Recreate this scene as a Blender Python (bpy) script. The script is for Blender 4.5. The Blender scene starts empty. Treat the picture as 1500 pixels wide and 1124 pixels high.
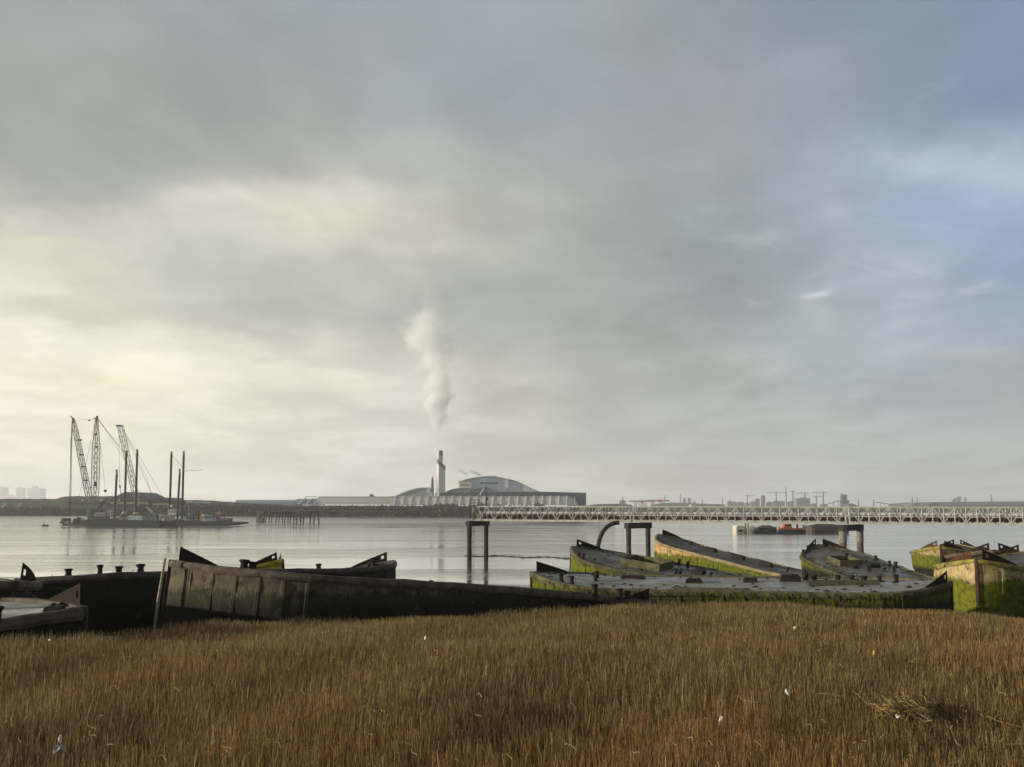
import bpy, bmesh, math, random
import numpy as np
from mathutils import Vector, Matrix, noise as mnoise
PI = math.pi
R = math.radians
S = bpy.context.scene
COL = S.collection
rnd = random.Random(7)

# ------------------------------------------------------------------ camera
EYE = 8.0
FPX = 1083.0                      # focal length in pixels of the 1500 px wide photograph
PITCH = R(4.5)
HORIZON = 747.0
PP = HORIZON - math.tan(PITCH) * FPX
cam = bpy.data.cameras.new('camera')
camo = bpy.data.objects.new('camera', cam)
COL.objects.link(camo)
camo.location = (0, 0, EYE)
camo.rotation_euler = (PI / 2 + PITCH, 0, 0)
cam.sensor_width = 36.0
cam.lens = 36.0 * FPX / 1500.0
cam.shift_y = (PP - 562.0) / 1500.0
cam.clip_start = 0.1
cam.clip_end = 30000
S.camera = camo

def at(px, py, Y):
    """photo pixel -> world point on the vertical plane at distance Y"""
    xc = (px - 750.0) / FPX
    yc = (PP - py) / FPX
    dy = math.cos(PITCH) - yc * math.sin(PITCH)
    dz = math.sin(PITCH) + yc * math.cos(PITCH)
    k = Y / dy
    return Vector((xc * k, Y, EYE + dz * k))

# ------------------------------------------------------------------ sun, world, exposure
SUN_EL, SUN_AZ = R(10.0), R(-98.0)          # azimuth measured from +Y, negative = to the left
sd = Vector((math.sin(SUN_AZ) * math.cos(SUN_EL), math.cos(SUN_AZ) * math.cos(SUN_EL), math.sin(SUN_EL)))
sl = bpy.data.lights.new('sun', 'SUN')
sl.energy = 5.0
sl.angle = R(0.8)
sl.color = (1.0, 0.90, 0.71)
so = bpy.data.objects.new('sun', sl)
COL.objects.link(so)
so.rotation_euler = (-sd).to_track_quat('-Z', 'Y').to_euler()
so.location = (-60, 20, 60)

S.view_settings.view_transform = 'Standard'
S.view_settings.look = 'None'
S.view_settings.exposure = 0.0
S.view_settings.gamma = 1.0
S.cycles.use_denoising = True
S.cycles.max_bounces = 16
S.cycles.diffuse_bounces = 3
S.cycles.glossy_bounces = 3
S.cycles.transmission_bounces = 3
S.cycles.volume_bounces = 12
S.cycles.caustics_reflective = False
S.cycles.caustics_refractive = False
S.cycles.volume_max_steps = 256

def s2l(c):
    return tuple(((v / 255.0) / 12.92 if v / 255.0 <= 0.04045 else ((v / 255.0 + 0.055) / 1.055) ** 2.4) for v in c)

W = bpy.data.worlds.new('World')
S.world = W
W.use_nodes = True
WN, WL = W.node_tree.nodes, W.node_tree.links
WN.clear()

class NT:
    """tiny node helper"""
    def __init__(s, tree):
        s.t = tree
    def n(s, kind, **kw):
        x = s.t.nodes.new(kind)
        for k, v in kw.items():
            setattr(x, k, v)
        return x
    def put(s, sock, v):
        if hasattr(v, 'is_output'):
            s.t.links.new(v, sock)
        else:
            sock.default_value = v
    def math(s, op, a, b=0.0, c=0.0, clamp=False):
        x = s.n('ShaderNodeMath', operation=op)
        x.use_clamp = clamp
        s.put(x.inputs[0], a); s.put(x.inputs[1], b); s.put(x.inputs[2], c)
        return x.outputs[0]
    def vmath(s, op, a, b=(0, 0, 0), out=0):
        x = s.n('ShaderNodeVectorMath', operation=op)
        s.put(x.inputs[0], a); s.put(x.inputs[1], b)
        return x.outputs[out]
    def scale(s, a, f):
        x = s.n('ShaderNodeVectorMath', operation='SCALE')
        s.put(x.inputs[0], a); s.put(x.inputs[3], f)
        return x.outputs[0]
    def mapr(s, v, a, b, c=0.0, d=1.0, smooth=True):
        x = s.n('ShaderNodeMapRange')
        x.interpolation_type = 'SMOOTHSTEP' if smooth else 'LINEAR'
        s.put(x.inputs[0], v)
        for i, q in enumerate((a, b, c, d)):
            s.put(x.inputs[i + 1], q)
        return x.outputs[0]
    def mix(s, f, a, b, blend='MIX'):
        x = s.n('ShaderNodeMix', data_type='RGBA', blend_type=blend)
        x.clamp_factor = True
        s.put(x.inputs[0], f)
        for i, q in ((6, a), (7, b)):
            if isinstance(q, tuple) and len(q) == 3:
                q = q + (1,)
            s.put(x.inputs[i], q)
        return x.outputs[2]
    def noise(s, vec, scale, detail=4, rough=0.55, dist=0.0, out=0):
        x = s.n('ShaderNodeTexNoise')
        if vec is not None:
            s.put(x.inputs['Vector'], vec)
        x.inputs['Scale'].default_value = scale
        x.inputs['Detail'].default_value = detail
        x.inputs['Roughness'].default_value = rough
        x.inputs['Distortion'].default_value = dist
        return x.outputs[out]

w = NT(W.node_tree)
d = w.n('ShaderNodeTexCoord').outputs['Generated']
sep = w.n('ShaderNodeSeparateXYZ'); w.put(sep.inputs[0], d)
az0 = w.math('ARCTAN2', sep.outputs[0], sep.outputs[1])
elr = w.math('ARCSINE', sep.outputs[2])
azc = w.math('MAXIMUM', w.math('MINIMUM', az0, 0.95), -0.95)
el0 = w.math('ARCTAN2', w.math('DIVIDE', w.math('TANGENT', elr), w.math('COSINE', azc)), 1.0)
sq = w.vmath('MULTIPLY', d, (1.0, 1.0, 2.4))
n1 = w.noise(sq, 3.2, 5, 0.52, 0.3, out=1)
n1s = w.n('ShaderNodeSeparateXYZ'); w.put(n1s.inputs[0], n1)
n2 = w.noise(sq, 9.0, 4, 0.5, 0.2, out=1)
n2s = w.n('ShaderNodeSeparateXYZ'); w.put(n2s.inputs[0], n2)
az = w.math('ADD', az0, w.math('ADD', w.math('MULTIPLY_ADD', n1s.outputs[0], 0.14, -0.07), w.math('MULTIPLY_ADD', n2s.outputs[0], 0.06, -0.03)))
el = w.math('ADD', el0, w.math('ADD', w.math('MULTIPLY_ADD', n1s.outputs[1], 0.08, -0.04), w.math('MULTIPLY_ADD', n2s.outputs[1], 0.05, -0.025)))
SKYX = (0, 150, 300, 450, 600, 750, 900, 1050, 1200, 1350, 1500)
SKY = [  # photo row, colours at the photo columns SKYX of the overcast sky
 (-400, [(135,140,142),(130,138,141),(126,134,140),(122,131,139),(120,129,138),(119,129,139),(118,128,139),(116,127,140),(112,127,144),(108,126,148),(106,126,152)]),
 (10,  [(172,176,177),(168,173,174),(158,167,171),(153,164,172),(152,162,170),(150,161,168),(152,161,167),(148,160,169),(141,160,174),(136,160,182),(135,160,190)]),
 (140, [(164,172,167),(164,170,166),(162,166,166),(165,170,169),(153,163,170),(151,161,170),(154,163,172),(159,166,175),(156,168,182),(138,160,180),(131,155,184)]),
 (250, [(172,175,168),(164,170,167),(184,185,177),(184,186,178),(180,183,176),(168,175,172),(165,173,174),(165,172,178),(161,173,186),(162,182,204),(170,193,214)]),
 (292, [(184,185,175),(176,179,172),(218,216,207),(226,222,210),(204,204,191),(184,187,180),(164,171,171),(158,167,173),(158,171,185),(158,177,201),(158,181,208)]),
 (340, [(228,223,204),(208,206,197),(199,199,187),(224,220,204),(220,216,204),(182,185,177),(160,168,166),(152,164,168),(153,167,180),(148,170,194),(140,166,197)]),
 (390, [(238,233,213),(208,208,190),(186,189,180),(190,191,181),(190,191,181),(172,177,171),(157,165,163),(150,161,164),(155,168,179),(156,173,192),(142,166,196)]),
 (440, [(250,244,221),(214,215,194),(203,205,189),(189,192,180),(182,186,178),(167,173,169),(157,166,163),(149,160,163),(157,169,178),(160,174,188),(146,168,195)]),
 (560, [(263,255,228),(264,256,228),(250,244,223),(236,230,213),(223,219,207),(194,194,183),(184,187,180),(172,178,176),(161,174,179),(169,183,197),(170,181,189)]),
 (670, [(269,262,237),(262,256,233),(253,249,230),(244,240,225),(228,225,215),(205,206,196),(189,194,189),(189,194,192),(189,195,194),(179,189,191),(180,190,193)]),
 (735, [(283,277,260),(279,275,258),(275,270,256),(266,263,252),(257,254,246),(239,239,228),(228,232,225),(220,225,222),(215,220,220),(209,215,218),(205,214,218)]),
]
def row_el(py):
    v = at(750, py, 100) - Vector((0, 0, EYE))
    return math.atan2(v.z, 100)
ramps = []
pos = w.math('MULTIPLY_ADD', az, 1 / (2 * PI), 0.5)
for py, cols in SKY:
    rp = w.n('ShaderNodeValToRGB')
    cr = rp.color_ramp
    cr.interpolation = 'EASE'
    pts = []
    for px, c in zip(SKYX, cols):
        v = at(px, py, 100)
        pts.append((math.atan2(v.x, v.y) / (2 * PI) + 0.5, s2l(c)))
    a, b = pts[0][1], pts[-1][1]
    pts = [(0.0, (0.24, 0.26, 0.29)), (0.20, tuple(q * 0.55 for q in a)), (0.28, (a[0] * 1.15, a[1] * 1.1, a[2] * 0.95))] + pts \
        + [(0.75, tuple(q * 0.55 for q in b)), (1.0, (0.24, 0.26, 0.29))]
    while len(cr.elements) < len(pts):
        cr.elements.new(0.5)
    for e, (p_, c_) in zip(cr.elements, sorted(pts)):
        e.position = p_
    for e, (p_, c_) in zip(cr.elements, sorted(pts)):
        e.color = tuple(c_) + (1,)
    w.put(rp.inputs[0], pos)
    ramps.append((row_el(py), rp.outputs[0]))
ramps.sort(key=lambda q: q[0])
cur = ramps[0][1]
for (e0, c0), (e1, c1) in zip(ramps[:-1], ramps[1:]):
    cur = w.mix(w.mapr(el, e0, e1), cur, c1)
def blob(px, py, spx, spy, tilt=0.0):
    v = at(px, py, 100)
    a0, e0 = math.atan2(v.x, v.y), math.atan2(v.z - EYE, v.y)
    da = w.math('SUBTRACT', az, a0); de = w.math('SUBTRACT', el, e0)
    c, s_ = math.cos(tilt), math.sin(tilt)
    u = w.math('ADD', w.math('MULTIPLY', da, c * FPX / spx), w.math('MULTIPLY', de, s_ * FPX / spx))
    q = w.math('ADD', w.math('MULTIPLY', da, -s_ * FPX / spy), w.math('MULTIPLY', de, c * FPX / spy))
    r2 = w.math('ADD', w.math('MULTIPLY', u, u), w.math('MULTIPLY', q, q))
    return w.math('POWER', 2.718, w.math('MULTIPLY', r2, -1.0))
#        px    py   sx   sy  tilt  strength  colour
BLOBS = [(360, 288, 95, 24, 0.10, 0.7, (226,224,208)), (470, 325, 120, 22, -0.28, 0.75, (236,231,208)), (640, 368, 140, 20, -0.2, 0.55, (216,214,198)),
         (1206, 433, 20, 6, 0.2, 0.75, (218,226,230)), (1190, 462, 13, 26, 0.5, 0.35, (196,202,206)), (1290, 412, 60, 10, 0.15, 0.28, (186,202,216)),
         (1445, 257, 66, 18, 0.0, 0.65, (186,206,222)), (1390, 262, 30, 14, 0.3, 0.4, (186,206,222)), (1215, 318, 22, 16, 0.0, 0.45, (186,196,202)),
         (1420, 515, 80, 12, -0.1, 0.4, (194,200,200)), (1470, 590, 50, 10, -0.1, 0.35, (190,194,192)), (1290, 520, 40, 10, 0.1, 0.4, (180,196,210)), (1400, 320, 90, 20, 0.1, 0.3, (142,166,202)),
         (120, 548, 90, 16, -0.15, 0.6, (250,243,212)), (230, 572, 90, 12, -0.2, 0.5, (248,242,210)), (500, 570, 70, 12, -0.05, 0.45, (230,224,198)), (970, 445, 120, 44, 0.0, 0.3, (150,160,160)),
         (400, 455, 210, 30, -0.05, 0.6, (170,174,168)), (200, 210, 260, 50, -0.1, 0.5, (157,163,162)), (700, 95, 260, 40, 0.05, 0.4, (147,157,166)), (820, 445, 160, 30, 0.0, 0.45, (158,165,164)), (300, 385, 120, 16, -0.1, 0.4, (190,191,183)), (250, 470, 120, 12, -0.15, 0.25, (186,188,174)), (90, 300, 110, 24, 0.10, 0.35, (160,167,163)), (230, 338, 90, 14, 0.15, 0.35, (192,193,184)),
         (870, 262, 120, 22, 0.0, 0.3, (178,183,180)), (1000, 625, 150, 8, 0.0, 0.35, (192,192,186)), (1150, 590, 140, 14, 0.0, 0.3, (158,169,172)), (60, 362, 80, 10, -0.1, 0.5, (232,227,198)), (1290, 640, 120, 7, 0.0, 0.3, (164,174,176))]
for px, py, sx, sy, ti, st, c in BLOBS:
    cur = w.mix(w.math('MULTIPLY', blob(px, py, sx, sy, ti), st), cur, s2l(c))
# broken layers: noise laid out on a flat cloud deck overhead, so it flattens toward the horizon
dz_ = w.math('ADD', w.math('MAXIMUM', sep.outputs[2], 0.0), 0.17)
deck_uv = w.n('ShaderNodeCombineXYZ')
w.put(deck_uv.inputs[0], w.math('DIVIDE', sep.outputs[0], dz_)); w.put(deck_uv.inputs[1], w.math('DIVIDE', sep.outputs[1], dz_))
f1 = w.noise(deck_uv.outputs[0], 1.35, 8, 0.55, 0.3)
f2 = w.noise(w.vmath('ADD', deck_uv.outputs[0], (7.3, 2.1, 4.0)), 3.4, 7, 0.62, 0.5)
cur = w.scale(cur, w.mapr(f1, 0.38, 0.62, 0.87, 1.11))
cur = w.scale(cur, w.mapr(f2, 0.36, 0.66, 0.955, 1.05))
rt = w.math('MULTIPLY', w.mapr(az0, 0.10, 0.45), w.mapr(f2, 0.56, 0.70))
cur = w.mix(w.math('MULTIPLY', rt, 0.45), cur, s2l((196, 204, 208)))
sky = w.n('ShaderNodeTexSky', sky_type='NISHITA')
sky.sun_disc = False
sky.sun_elevation = SUN_EL
sky.sun_rotation = SUN_AZ
cover = w.mix(0.96, sky.outputs[0], w.scale(cur, 10.0))
bg = w.n('ShaderNodeBackground')
bg.inputs[1].default_value = 0.1
w.put(bg.inputs[0], cover)
wo = w.n('ShaderNodeOutputWorld')
WL.new(bg.outputs[0], wo.inputs[0])

# ------------------------------------------------------------------ helpers: materials
def mat(name, c1, c2=None, rough=0.7, scale=3.0, bump=0.0, metal=0.0, spec=0.3, stretch=(1, 1, 1), detail=5):
    m = bpy.data.materials.new(name)
    m.use_nodes = True
    t = NT(m.node_tree)
    b = m.node_tree.nodes['Principled BSDF']
    tc = t.n('ShaderNodeTexCoord').outputs['Object']
    v = t.vmath('MULTIPLY', tc, stretch)
    nf = t.noise(v, scale, detail, 0.6)
    c2 = c2 or tuple(q * 0.7 for q in c1)
    t.put(b.inputs['Base Color'], t.mix(t.mapr(nf, 0.35, 0.65), c1, c2))
    b.inputs['Roughness'].default_value = rough
    b.inputs['Metallic'].default_value = metal
    b.inputs['Specular IOR Level'].default_value = spec
    if bump:
        bp = t.n('ShaderNodeBump')
        bp.inputs['Strength'].default_value = bump
        bp.inputs['Distance'].default_value = 0.05
        t.put(bp.inputs['Height'], nf)
        m.node_tree.links.new(bp.outputs[0], b.inputs['Normal'])
    return m

def hull_mat(name, tan, green, tide=-0.7, dark=-1.9, g_amt=1.0, streak=1.0):
    """old concrete hull: bare wall on top, algae below the tide line, near-black foot of wet mud, with shade painted in on some hulls"""
    m = bpy.data.materials.new(name)
    m.use_nodes = True
    t = NT(m.node_tree)
    b = m.node_tree.nodes['Principled BSDF']
    tc = t.n('ShaderNodeTexCoord').outputs['Object']
    sp = t.n('ShaderNodeSeparateXYZ'); t.put(sp.inputs[0], tc)
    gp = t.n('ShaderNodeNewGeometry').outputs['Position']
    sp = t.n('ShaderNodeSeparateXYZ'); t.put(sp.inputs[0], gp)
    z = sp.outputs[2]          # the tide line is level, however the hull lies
    big = t.noise(tc, 0.55, 4, 0.6)
    med = t.noise(tc, 2.6, 6, 0.65)
    fin = t.noise(tc, 14.0, 5, 0.7)
    st = t.noise(t.vmath('MULTIPLY', tc, (5.0, 5.0, 0.45)), 1.4, 5, 0.65)
    c = t.mix(t.mapr(med, 0.32, 0.68), tan, tuple(q * 0.55 for q in tan))
    c = t.mix(t.mapr(fin, 0.45, 0.75, 0, 0.5), c, tuple(min(1, q * 1.35) for q in tan))
    c = t.mix(t.mapr(st, 0.52, 0.70, 0, 0.75 * streak), c, (0.085, 0.045, 0.022))
    c = t.mix(t.mapr(st, 0.42, 0.30, 0, 0.55 * streak), c, tuple(q * 0.35 for q in tan))
    lvl = t.math('ADD', z, t.math('MULTIPLY_ADD', big, 1.6, -0.8))
    lvl = t.math('ADD', lvl, t.math('MULTIPLY_ADD', st, 0.9, -0.45))
    g2 = t.mix(t.mapr(med, 0.35, 0.65), green, tuple(q * 0.45 for q in green))
    wd_ = t.noise(t.vmath('MULTIPLY', tc, (3.0, 3.0, 1.2)), 5.0, 6, 0.75)
    g2 = t.mix(t.mapr(wd_, 0.50, 0.66, 0, 0.75), g2, tuple(q * 0.22 for q in green))
    lvl = t.math('ADD', lvl, t.math('MULTIPLY_ADD', wd_, 0.7, -0.35))
    c = t.mix(t.mapr(lvl, tide + 0.12, tide - 0.08, 0, g_amt), c, g2)
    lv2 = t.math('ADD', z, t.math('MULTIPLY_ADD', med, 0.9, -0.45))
    c = t.mix(t.mapr(lv2, dark + 0.3, dark - 0.25), c, (0.016, 0.015, 0.010))  # wet mud; a raised dark level also paints in side shade
    sp1 = t.noise(t.vmath('MULTIPLY', tc, (1.0, 1.0, 1.3)), 1.7, 7, 0.62, 0.6)
    spall = t.mapr(sp1, 0.615, 0.635)
    c = t.mix(t.math('MULTIPLY', spall, 0.85), c, t.mix(t.mapr(fin, 0.4, 0.6), (0.10, 0.055, 0.03), (0.035, 0.028, 0.02)))
    t.put(b.inputs['Base Color'], c)
    b.inputs['Roughness'].default_value = 0.85
    b.inputs['Specular IOR Level'].default_value = 0.25
    bp = t.n('ShaderNodeBump')
    bp.inputs['Strength'].default_value = 0.7
    bp.inputs['Distance'].default_value = 0.05
    t.put(bp.inputs['Height'], t.math('SUBTRACT', t.math('ADD', med, t.math('MULTIPLY', fin, 0.4)), spall))
    m.node_tree.links.new(bp.outputs[0], b.inputs['Normal'])
    return m

def deck_mat(name, base, moss, moss_lo=0.52, wet=0.35, seed=0.0):
    m = bpy.data.materials.new(name)
    m.use_nodes = True
    t = NT(m.node_tree)
    b = m.node_tree.nodes['Principled BSDF']
    tc = t.vmath('ADD', t.n('ShaderNodeTexCoord').outputs['Object'], (seed, seed * 0.7, 0))
    big = t.noise(t.vmath('MULTIPLY', tc, (0.5, 1.0, 1.0)), 0.7, 5, 0.6, 0.4)
    med = t.noise(tc, 2.3, 6, 0.65)
    fin = t.noise(tc, 16.0, 4, 0.7)
    c = t.mix(t.mapr(med, 0.3, 0.7), base, tuple(q * 0.55 for q in base))
    c = t.mix(t.mapr(fin, 0.5, 0.8, 0, 0.4), c, tuple(q * 1.3 for q in base))
    c = t.mix(t.mapr(big, moss_lo, moss_lo + 0.12, 0, 0.85), c, moss)
    t.put(b.inputs['Base Color'], c)
    t.put(b.inputs['Roughness'], t.mapr(big, 0.36, 0.56, wet, 0.75))
    b.inputs['Specular IOR Level'].default_value = 0.4
    bp = t.n('ShaderNodeBump')
    bp.inputs['Strength'].default_value = 0.35
    bp.inputs['Distance'].default_value = 0.03
    t.put(bp.inputs['Height'], t.math('ADD', med, t.math('MULTIPLY', fin, 0.3)))
    m.node_tree.links.new(bp.outputs[0], b.inputs['Normal'])
    return m

# ------------------------------------------------------------------ helpers: meshes and objects
def tag(o, label=None, cat=None, group=None, kind=None):
    if label: o['label'] = label
    if cat: o['category'] = cat
    if group: o['group'] = group
    if kind: o['kind'] = kind
    return o

def empty(name, loc=(0, 0, 0), rot=(0, 0, 0), label=None, cat=None, group=None):
    o = bpy.data.objects.new(name, None)
    COL.objects.link(o)
    o.location = loc
    o.rotation_euler = rot
    o.empty_display_size = 0.3
    return tag(o, label, cat, group)

class MB:
    def __init__(s):
        s.v = []; s.f = []
    def add(s, vs, fs):
        k = len(s.v)
        s.v += [tuple(p) for p in vs]
        s.f += [tuple(i + k for i in f) for f in fs]
        return s
    def box(s, c, size, rz=0.0, M=None):
        hx, hy, hz = size[0] / 2, size[1] / 2, size[2] / 2
        vs = [Vector((x, y, z)) for z in (-hz, hz) for x, y in ((-hx, -hy), (hx, -hy), (hx, hy), (-hx, hy))]
        Rm = Matrix.Rotation(rz, 3, 'Z')
        vs = [Rm @ p + Vector(c) for p in vs]
        if M: vs = [M @ p for p in vs]
        return s.add(vs, [(0, 3, 2, 1), (4, 5, 6, 7), (0, 1, 5, 4), (1, 2, 6, 5), (2, 3, 7, 6), (3, 0, 4, 7)])
    def bar(s, a, b, r, r2=None, n=4, cap=True):
        a, b = Vector(a), Vector(b)
        r2 = r if r2 is None else r2
        dd = (b - a)
        if dd.length < 1e-6: return s
        dd.normalize()
        up = Vector((0, 0, 1)) if abs(dd.z) < 0.95 else Vector((1, 0, 0))
        u = dd.cross(up).normalized(); v = dd.cross(u)
        vs = []
        for p, q in ((a, r), (b, r2)):
            for i in range(n):
                an = 2 * PI * (i + 0.5) / n
                vs.append(p + u * math.cos(an) * q + v * math.sin(an) * q)
        fs = [(i, (i + 1) % n, n + (i + 1) % n, n + i) for i in range(n)]
        if cap:
            fs += [tuple(range(n - 1, -1, -1)), tuple(range(n, 2 * n))]
        return s.add(vs, fs)
    def tube(s, pts, r, n=8):
        pts = [Vector(p) for p in pts]
        rs = r if isinstance(r, (list, tuple)) else [r] * len(pts)
        vs = []; fs = []
        for k, p in enumerate(pts):
            t = (pts[min(k + 1, len(pts) - 1)] - pts[max(k - 1, 0)]).normalized()
            up = Vector((0, 0, 1)) if abs(t.z) < 0.95 else Vector((0, 1, 0))
            u = t.cross(up).normalized(); v = t.cross(u)
            for i in range(n):
                an = 2 * PI * i / n
                vs.append(p + (u * math.cos(an) + v * math.sin(an)) * rs[k])
            if k:
                for i in range(n):
                    j = (i + 1) % n
                    fs.append(((k - 1) * n + i, (k - 1) * n + j, k * n + j, k * n + i))
        fs.append(tuple(range(n - 1, -1, -1)))
        fs.append(tuple((len(pts) - 1) * n + i for i in range(n)))
        return s.add(vs, fs)
    def lathe(s, prof, c=(0, 0, 0), n=12, jag=0.0):
        vs = []; fs = []
        for k, (r, z) in enumerate(prof):
            for i in range(n):
                an = 2 * PI * i / n
                rr = r * (1 + jag * (rnd.random() - 0.5))
                vs.append((c[0] + rr * math.cos(an), c[1] + rr * math.sin(an), c[2] + z))
            if k:
                for i in range(n):
                    j = (i + 1) % n
                    fs.append(((k - 1) * n + i, (k - 1) * n + j, k * n + j, k * n + i))
        fs.append(tuple(range(n - 1, -1, -1)))
        fs.append(tuple((len(prof) - 1) * n + i for i in range(n)))
        return s.add(vs, fs)
    def prism(s, poly, depth, origin_y=0.0):
        """poly: (x, z) outline; extruded along +y from origin_y"""
        n = len(poly)
        vs = [(x, origin_y, z) for x, z in poly] + [(x, origin_y + depth, z) for x, z in poly]
        fs = [tuple(range(n)), tuple(range(2 * n - 1, n - 1, -1))]
        fs += [(i, n + i, n + (i + 1) % n, (i + 1) % n) for i in range(n)]
        return s.add(vs, fs)
    def build(s, name, m, parent=None, smooth=False, bevel=0.0, off=None):
        me = bpy.data.meshes.new(name)
        vs = s.v
        if off is not None:
            vs = [(p[0] - off[0], p[1] - off[1], p[2] - off[2]) for p in vs]
        me.from_pydata(vs, [], s.f)
        me.update()
        bm = bmesh.new(); bm.from_mesh(me)
        bmesh.ops.recalc_face_normals(bm, faces=bm.faces)
        bm.to_mesh(me); bm.free()
        if smooth:
            me.polygons.foreach_set('use_smooth', [True] * len(me.polygons))
        me.materials.append(m)
        o = bpy.data.objects.new(name, me)
        COL.objects.link(o)
        if parent: o.parent = parent
        if bevel:
            md = o.modifiers.new('bevel', 'BEVEL'); md.width = bevel; md.segments = 2; md.limit_method = 'ANGLE'
        return o

def dup(o, parent, loc=None, rot=None):
    c = o.copy(); COL.objects.link(c); c.parent = parent
    if loc is not None: c.location = loc
    if rot is not None: c.rotation_euler = rot
    return c

# ------------------------------------------------------------------ setting: ground, water
def interp(x, pts):
    xs = [p[0] for p in pts]; ys = [p[1] for p in pts]
    return np.interp(x, xs, ys)
def sst(x, a, b):
    t = np.clip((x - a) / (b - a), 0, 1)
    return t * t * (3 - 2 * t)
def shore(X):
    return interp(X, [(-3000, 380), (-260, 386), (-170, 402), (-100, 440), (0, 462), (120, 560), (300, 720), (600, 980), (3000, 1300)])
def gz(X, Y):
    X = np.asarray(X, float); Y = np.asarray(Y, float)
    near = 4.4 - 0.12 * np.clip(Y - 16, 0, 26) + 0.85 * np.exp(-((X - 7) / 11.0) ** 2) * sst(Y, 16, 29) * (1 - sst(Y, 34, 44))
    near = near - sst(X, 16, 34) * sst(Y, 25, 40) * 0.25
    near = near + (1 - sst(Y, -2, 6)) * 2.0
    near = near + 0.10 * np.sin(X * 0.9 + Y * 0.3) * np.sin(Y * 0.7 - X * 0.2) + 0.04 * np.sin(X * 3.1) * np.sin(Y * 2.7)
    near = near + 0.30 * np.exp(-((X + 15) / 7.0) ** 2) * sst(Y, 13, 21) * (1 - sst(Y, 29, 34))
    z = near * (1 - sst(Y, 40, 78)) + (-1.2) * sst(Y, 40, 78)
    Ys = shore(X)
    far = interp((Y - Ys).ravel(), [(-60, 0), (0, 1.2), (70, 4.0), (110, 5.2), (9000, 5.2)]).reshape(np.shape(Y - Ys))
    return z + far
def grid_obj(name, xs, ys, zf, m):
    Xg, Yg = np.meshgrid(xs, ys)
    Z = zf(Xg, Yg)
    co = np.stack([Xg, Yg, Z], -1).reshape(-1, 3)
    nx, ny = len(xs), len(ys)
    i = (np.arange(ny - 1)[:, None] * nx + np.arange(nx - 1)[None]).ravel()
    f = np.stack([i, i + 1, i + nx + 1, i + nx], -1)
    me = bpy.data.meshes.new(name)
    me.vertices.add(len(co)); me.vertices.foreach_set('co', co.astype(np.float32).ravel())
    me.loops.add(f.size); me.loops.foreach_set('vertex_index', f.ravel().astype(np.int32))
    me.polygons.add(len(f))
    me.polygons.foreach_set('loop_start', (np.arange(len(f)) * 4).astype(np.int32))
    me.polygons.foreach_set('use_smooth', np.ones(len(f), bool))
    me.update(calc_edges=True)
    me.materials.append(m)
    o = bpy.data.objects.new(name, me); COL.objects.link(o)
    return o

m_ground = bpy.data.materials.new('marsh_mud'); m_ground.use_nodes = True
t = NT(m_ground.node_tree); b = m_ground.node_tree.nodes['Principled BSDF']
tc = t.n('ShaderNodeTexCoord').outputs['Object']
sp = t.n('ShaderNodeSeparateXYZ'); t.put(sp.inputs[0], tc)
nn = t.noise(tc, 1.2, 7, 0.65); nf = t.noise(t.vmath('MULTIPLY', tc, (0.02, 0.12, 1)), 1.0, 6, 0.6)
mudc = t.mix(t.mapr(nn, 0.35, 0.65), (0.028, 0.024, 0.016), (0.012, 0.011, 0.008))
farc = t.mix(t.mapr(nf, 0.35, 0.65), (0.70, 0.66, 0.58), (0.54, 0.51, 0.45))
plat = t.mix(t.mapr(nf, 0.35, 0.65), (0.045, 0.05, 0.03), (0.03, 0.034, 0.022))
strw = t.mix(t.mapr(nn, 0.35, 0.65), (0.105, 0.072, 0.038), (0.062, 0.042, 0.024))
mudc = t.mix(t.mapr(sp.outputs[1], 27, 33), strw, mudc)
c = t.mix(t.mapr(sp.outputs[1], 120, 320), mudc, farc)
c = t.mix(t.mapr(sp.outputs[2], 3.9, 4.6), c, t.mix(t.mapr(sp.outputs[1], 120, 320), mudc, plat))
t.put(b.inputs['Base Color'], c)
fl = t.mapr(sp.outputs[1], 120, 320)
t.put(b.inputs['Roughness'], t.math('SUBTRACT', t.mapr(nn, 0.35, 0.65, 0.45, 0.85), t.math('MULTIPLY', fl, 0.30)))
b.inputs['Specular IOR Level'].default_value = 0.8
bp = t.n('ShaderNodeBump'); t.put(bp.inputs['Strength'], t.math('MULTIPLY_ADD', fl, -0.55, 0.6)); bp.inputs['Distance'].default_value = 0.08
t.put(bp.inputs['Height'], nn); m_ground.node_tree.links.new(bp.outputs[0], b.inputs['Normal'])
xs = np.unique(np.concatenate([np.arange(-60, 80.1, 1.0), np.arange(-700, 1000, 20.0), np.linspace(-7000, 7000, 57)]))
ys = np.unique(np.concatenate([np.linspace(-70, -4, 10), np.arange(-4, 90, 1.0), np.arange(90, 360, 30.0), np.arange(360, 1500, 9.0), np.linspace(1500, 5000, 16)]))
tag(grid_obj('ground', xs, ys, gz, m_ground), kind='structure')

m_water = bpy.data.materials.new('river_water'); m_water.use_nodes = True
t = NT(m_water.node_tree); b = m_water.node_tree.nodes['Principled BSDF']
tc = t.n('ShaderNodeTexCoord').outputs['Object']
b.inputs['Base Color'].default_value = (0.86, 0.83, 0.75, 1)
b.inputs['Roughness'].default_value = 0.09
b.inputs['IOR'].default_value = 1.75
b.inputs['Metallic'].default_value = 0.85
b.inputs['Specular IOR Level'].default_value = 0.5
w1 = t.noise(t.vmath('MULTIPLY', tc, (0.45, 1.0, 1)), 1.5, 4, 0.55)
w2 = t.noise(t.vmath('MULTIPLY', tc, (0.25, 1.0, 1)), 0.33, 4, 0.55)
w3 = t.noise(t.vmath('MULTIPLY', tc, (0.012, 0.05, 1)), 1.0, 4, 0.6, 0.5)     # calm and rippled lanes
sp = t.n('ShaderNodeSeparateXYZ'); t.put(sp.inputs[0], tc)
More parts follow.
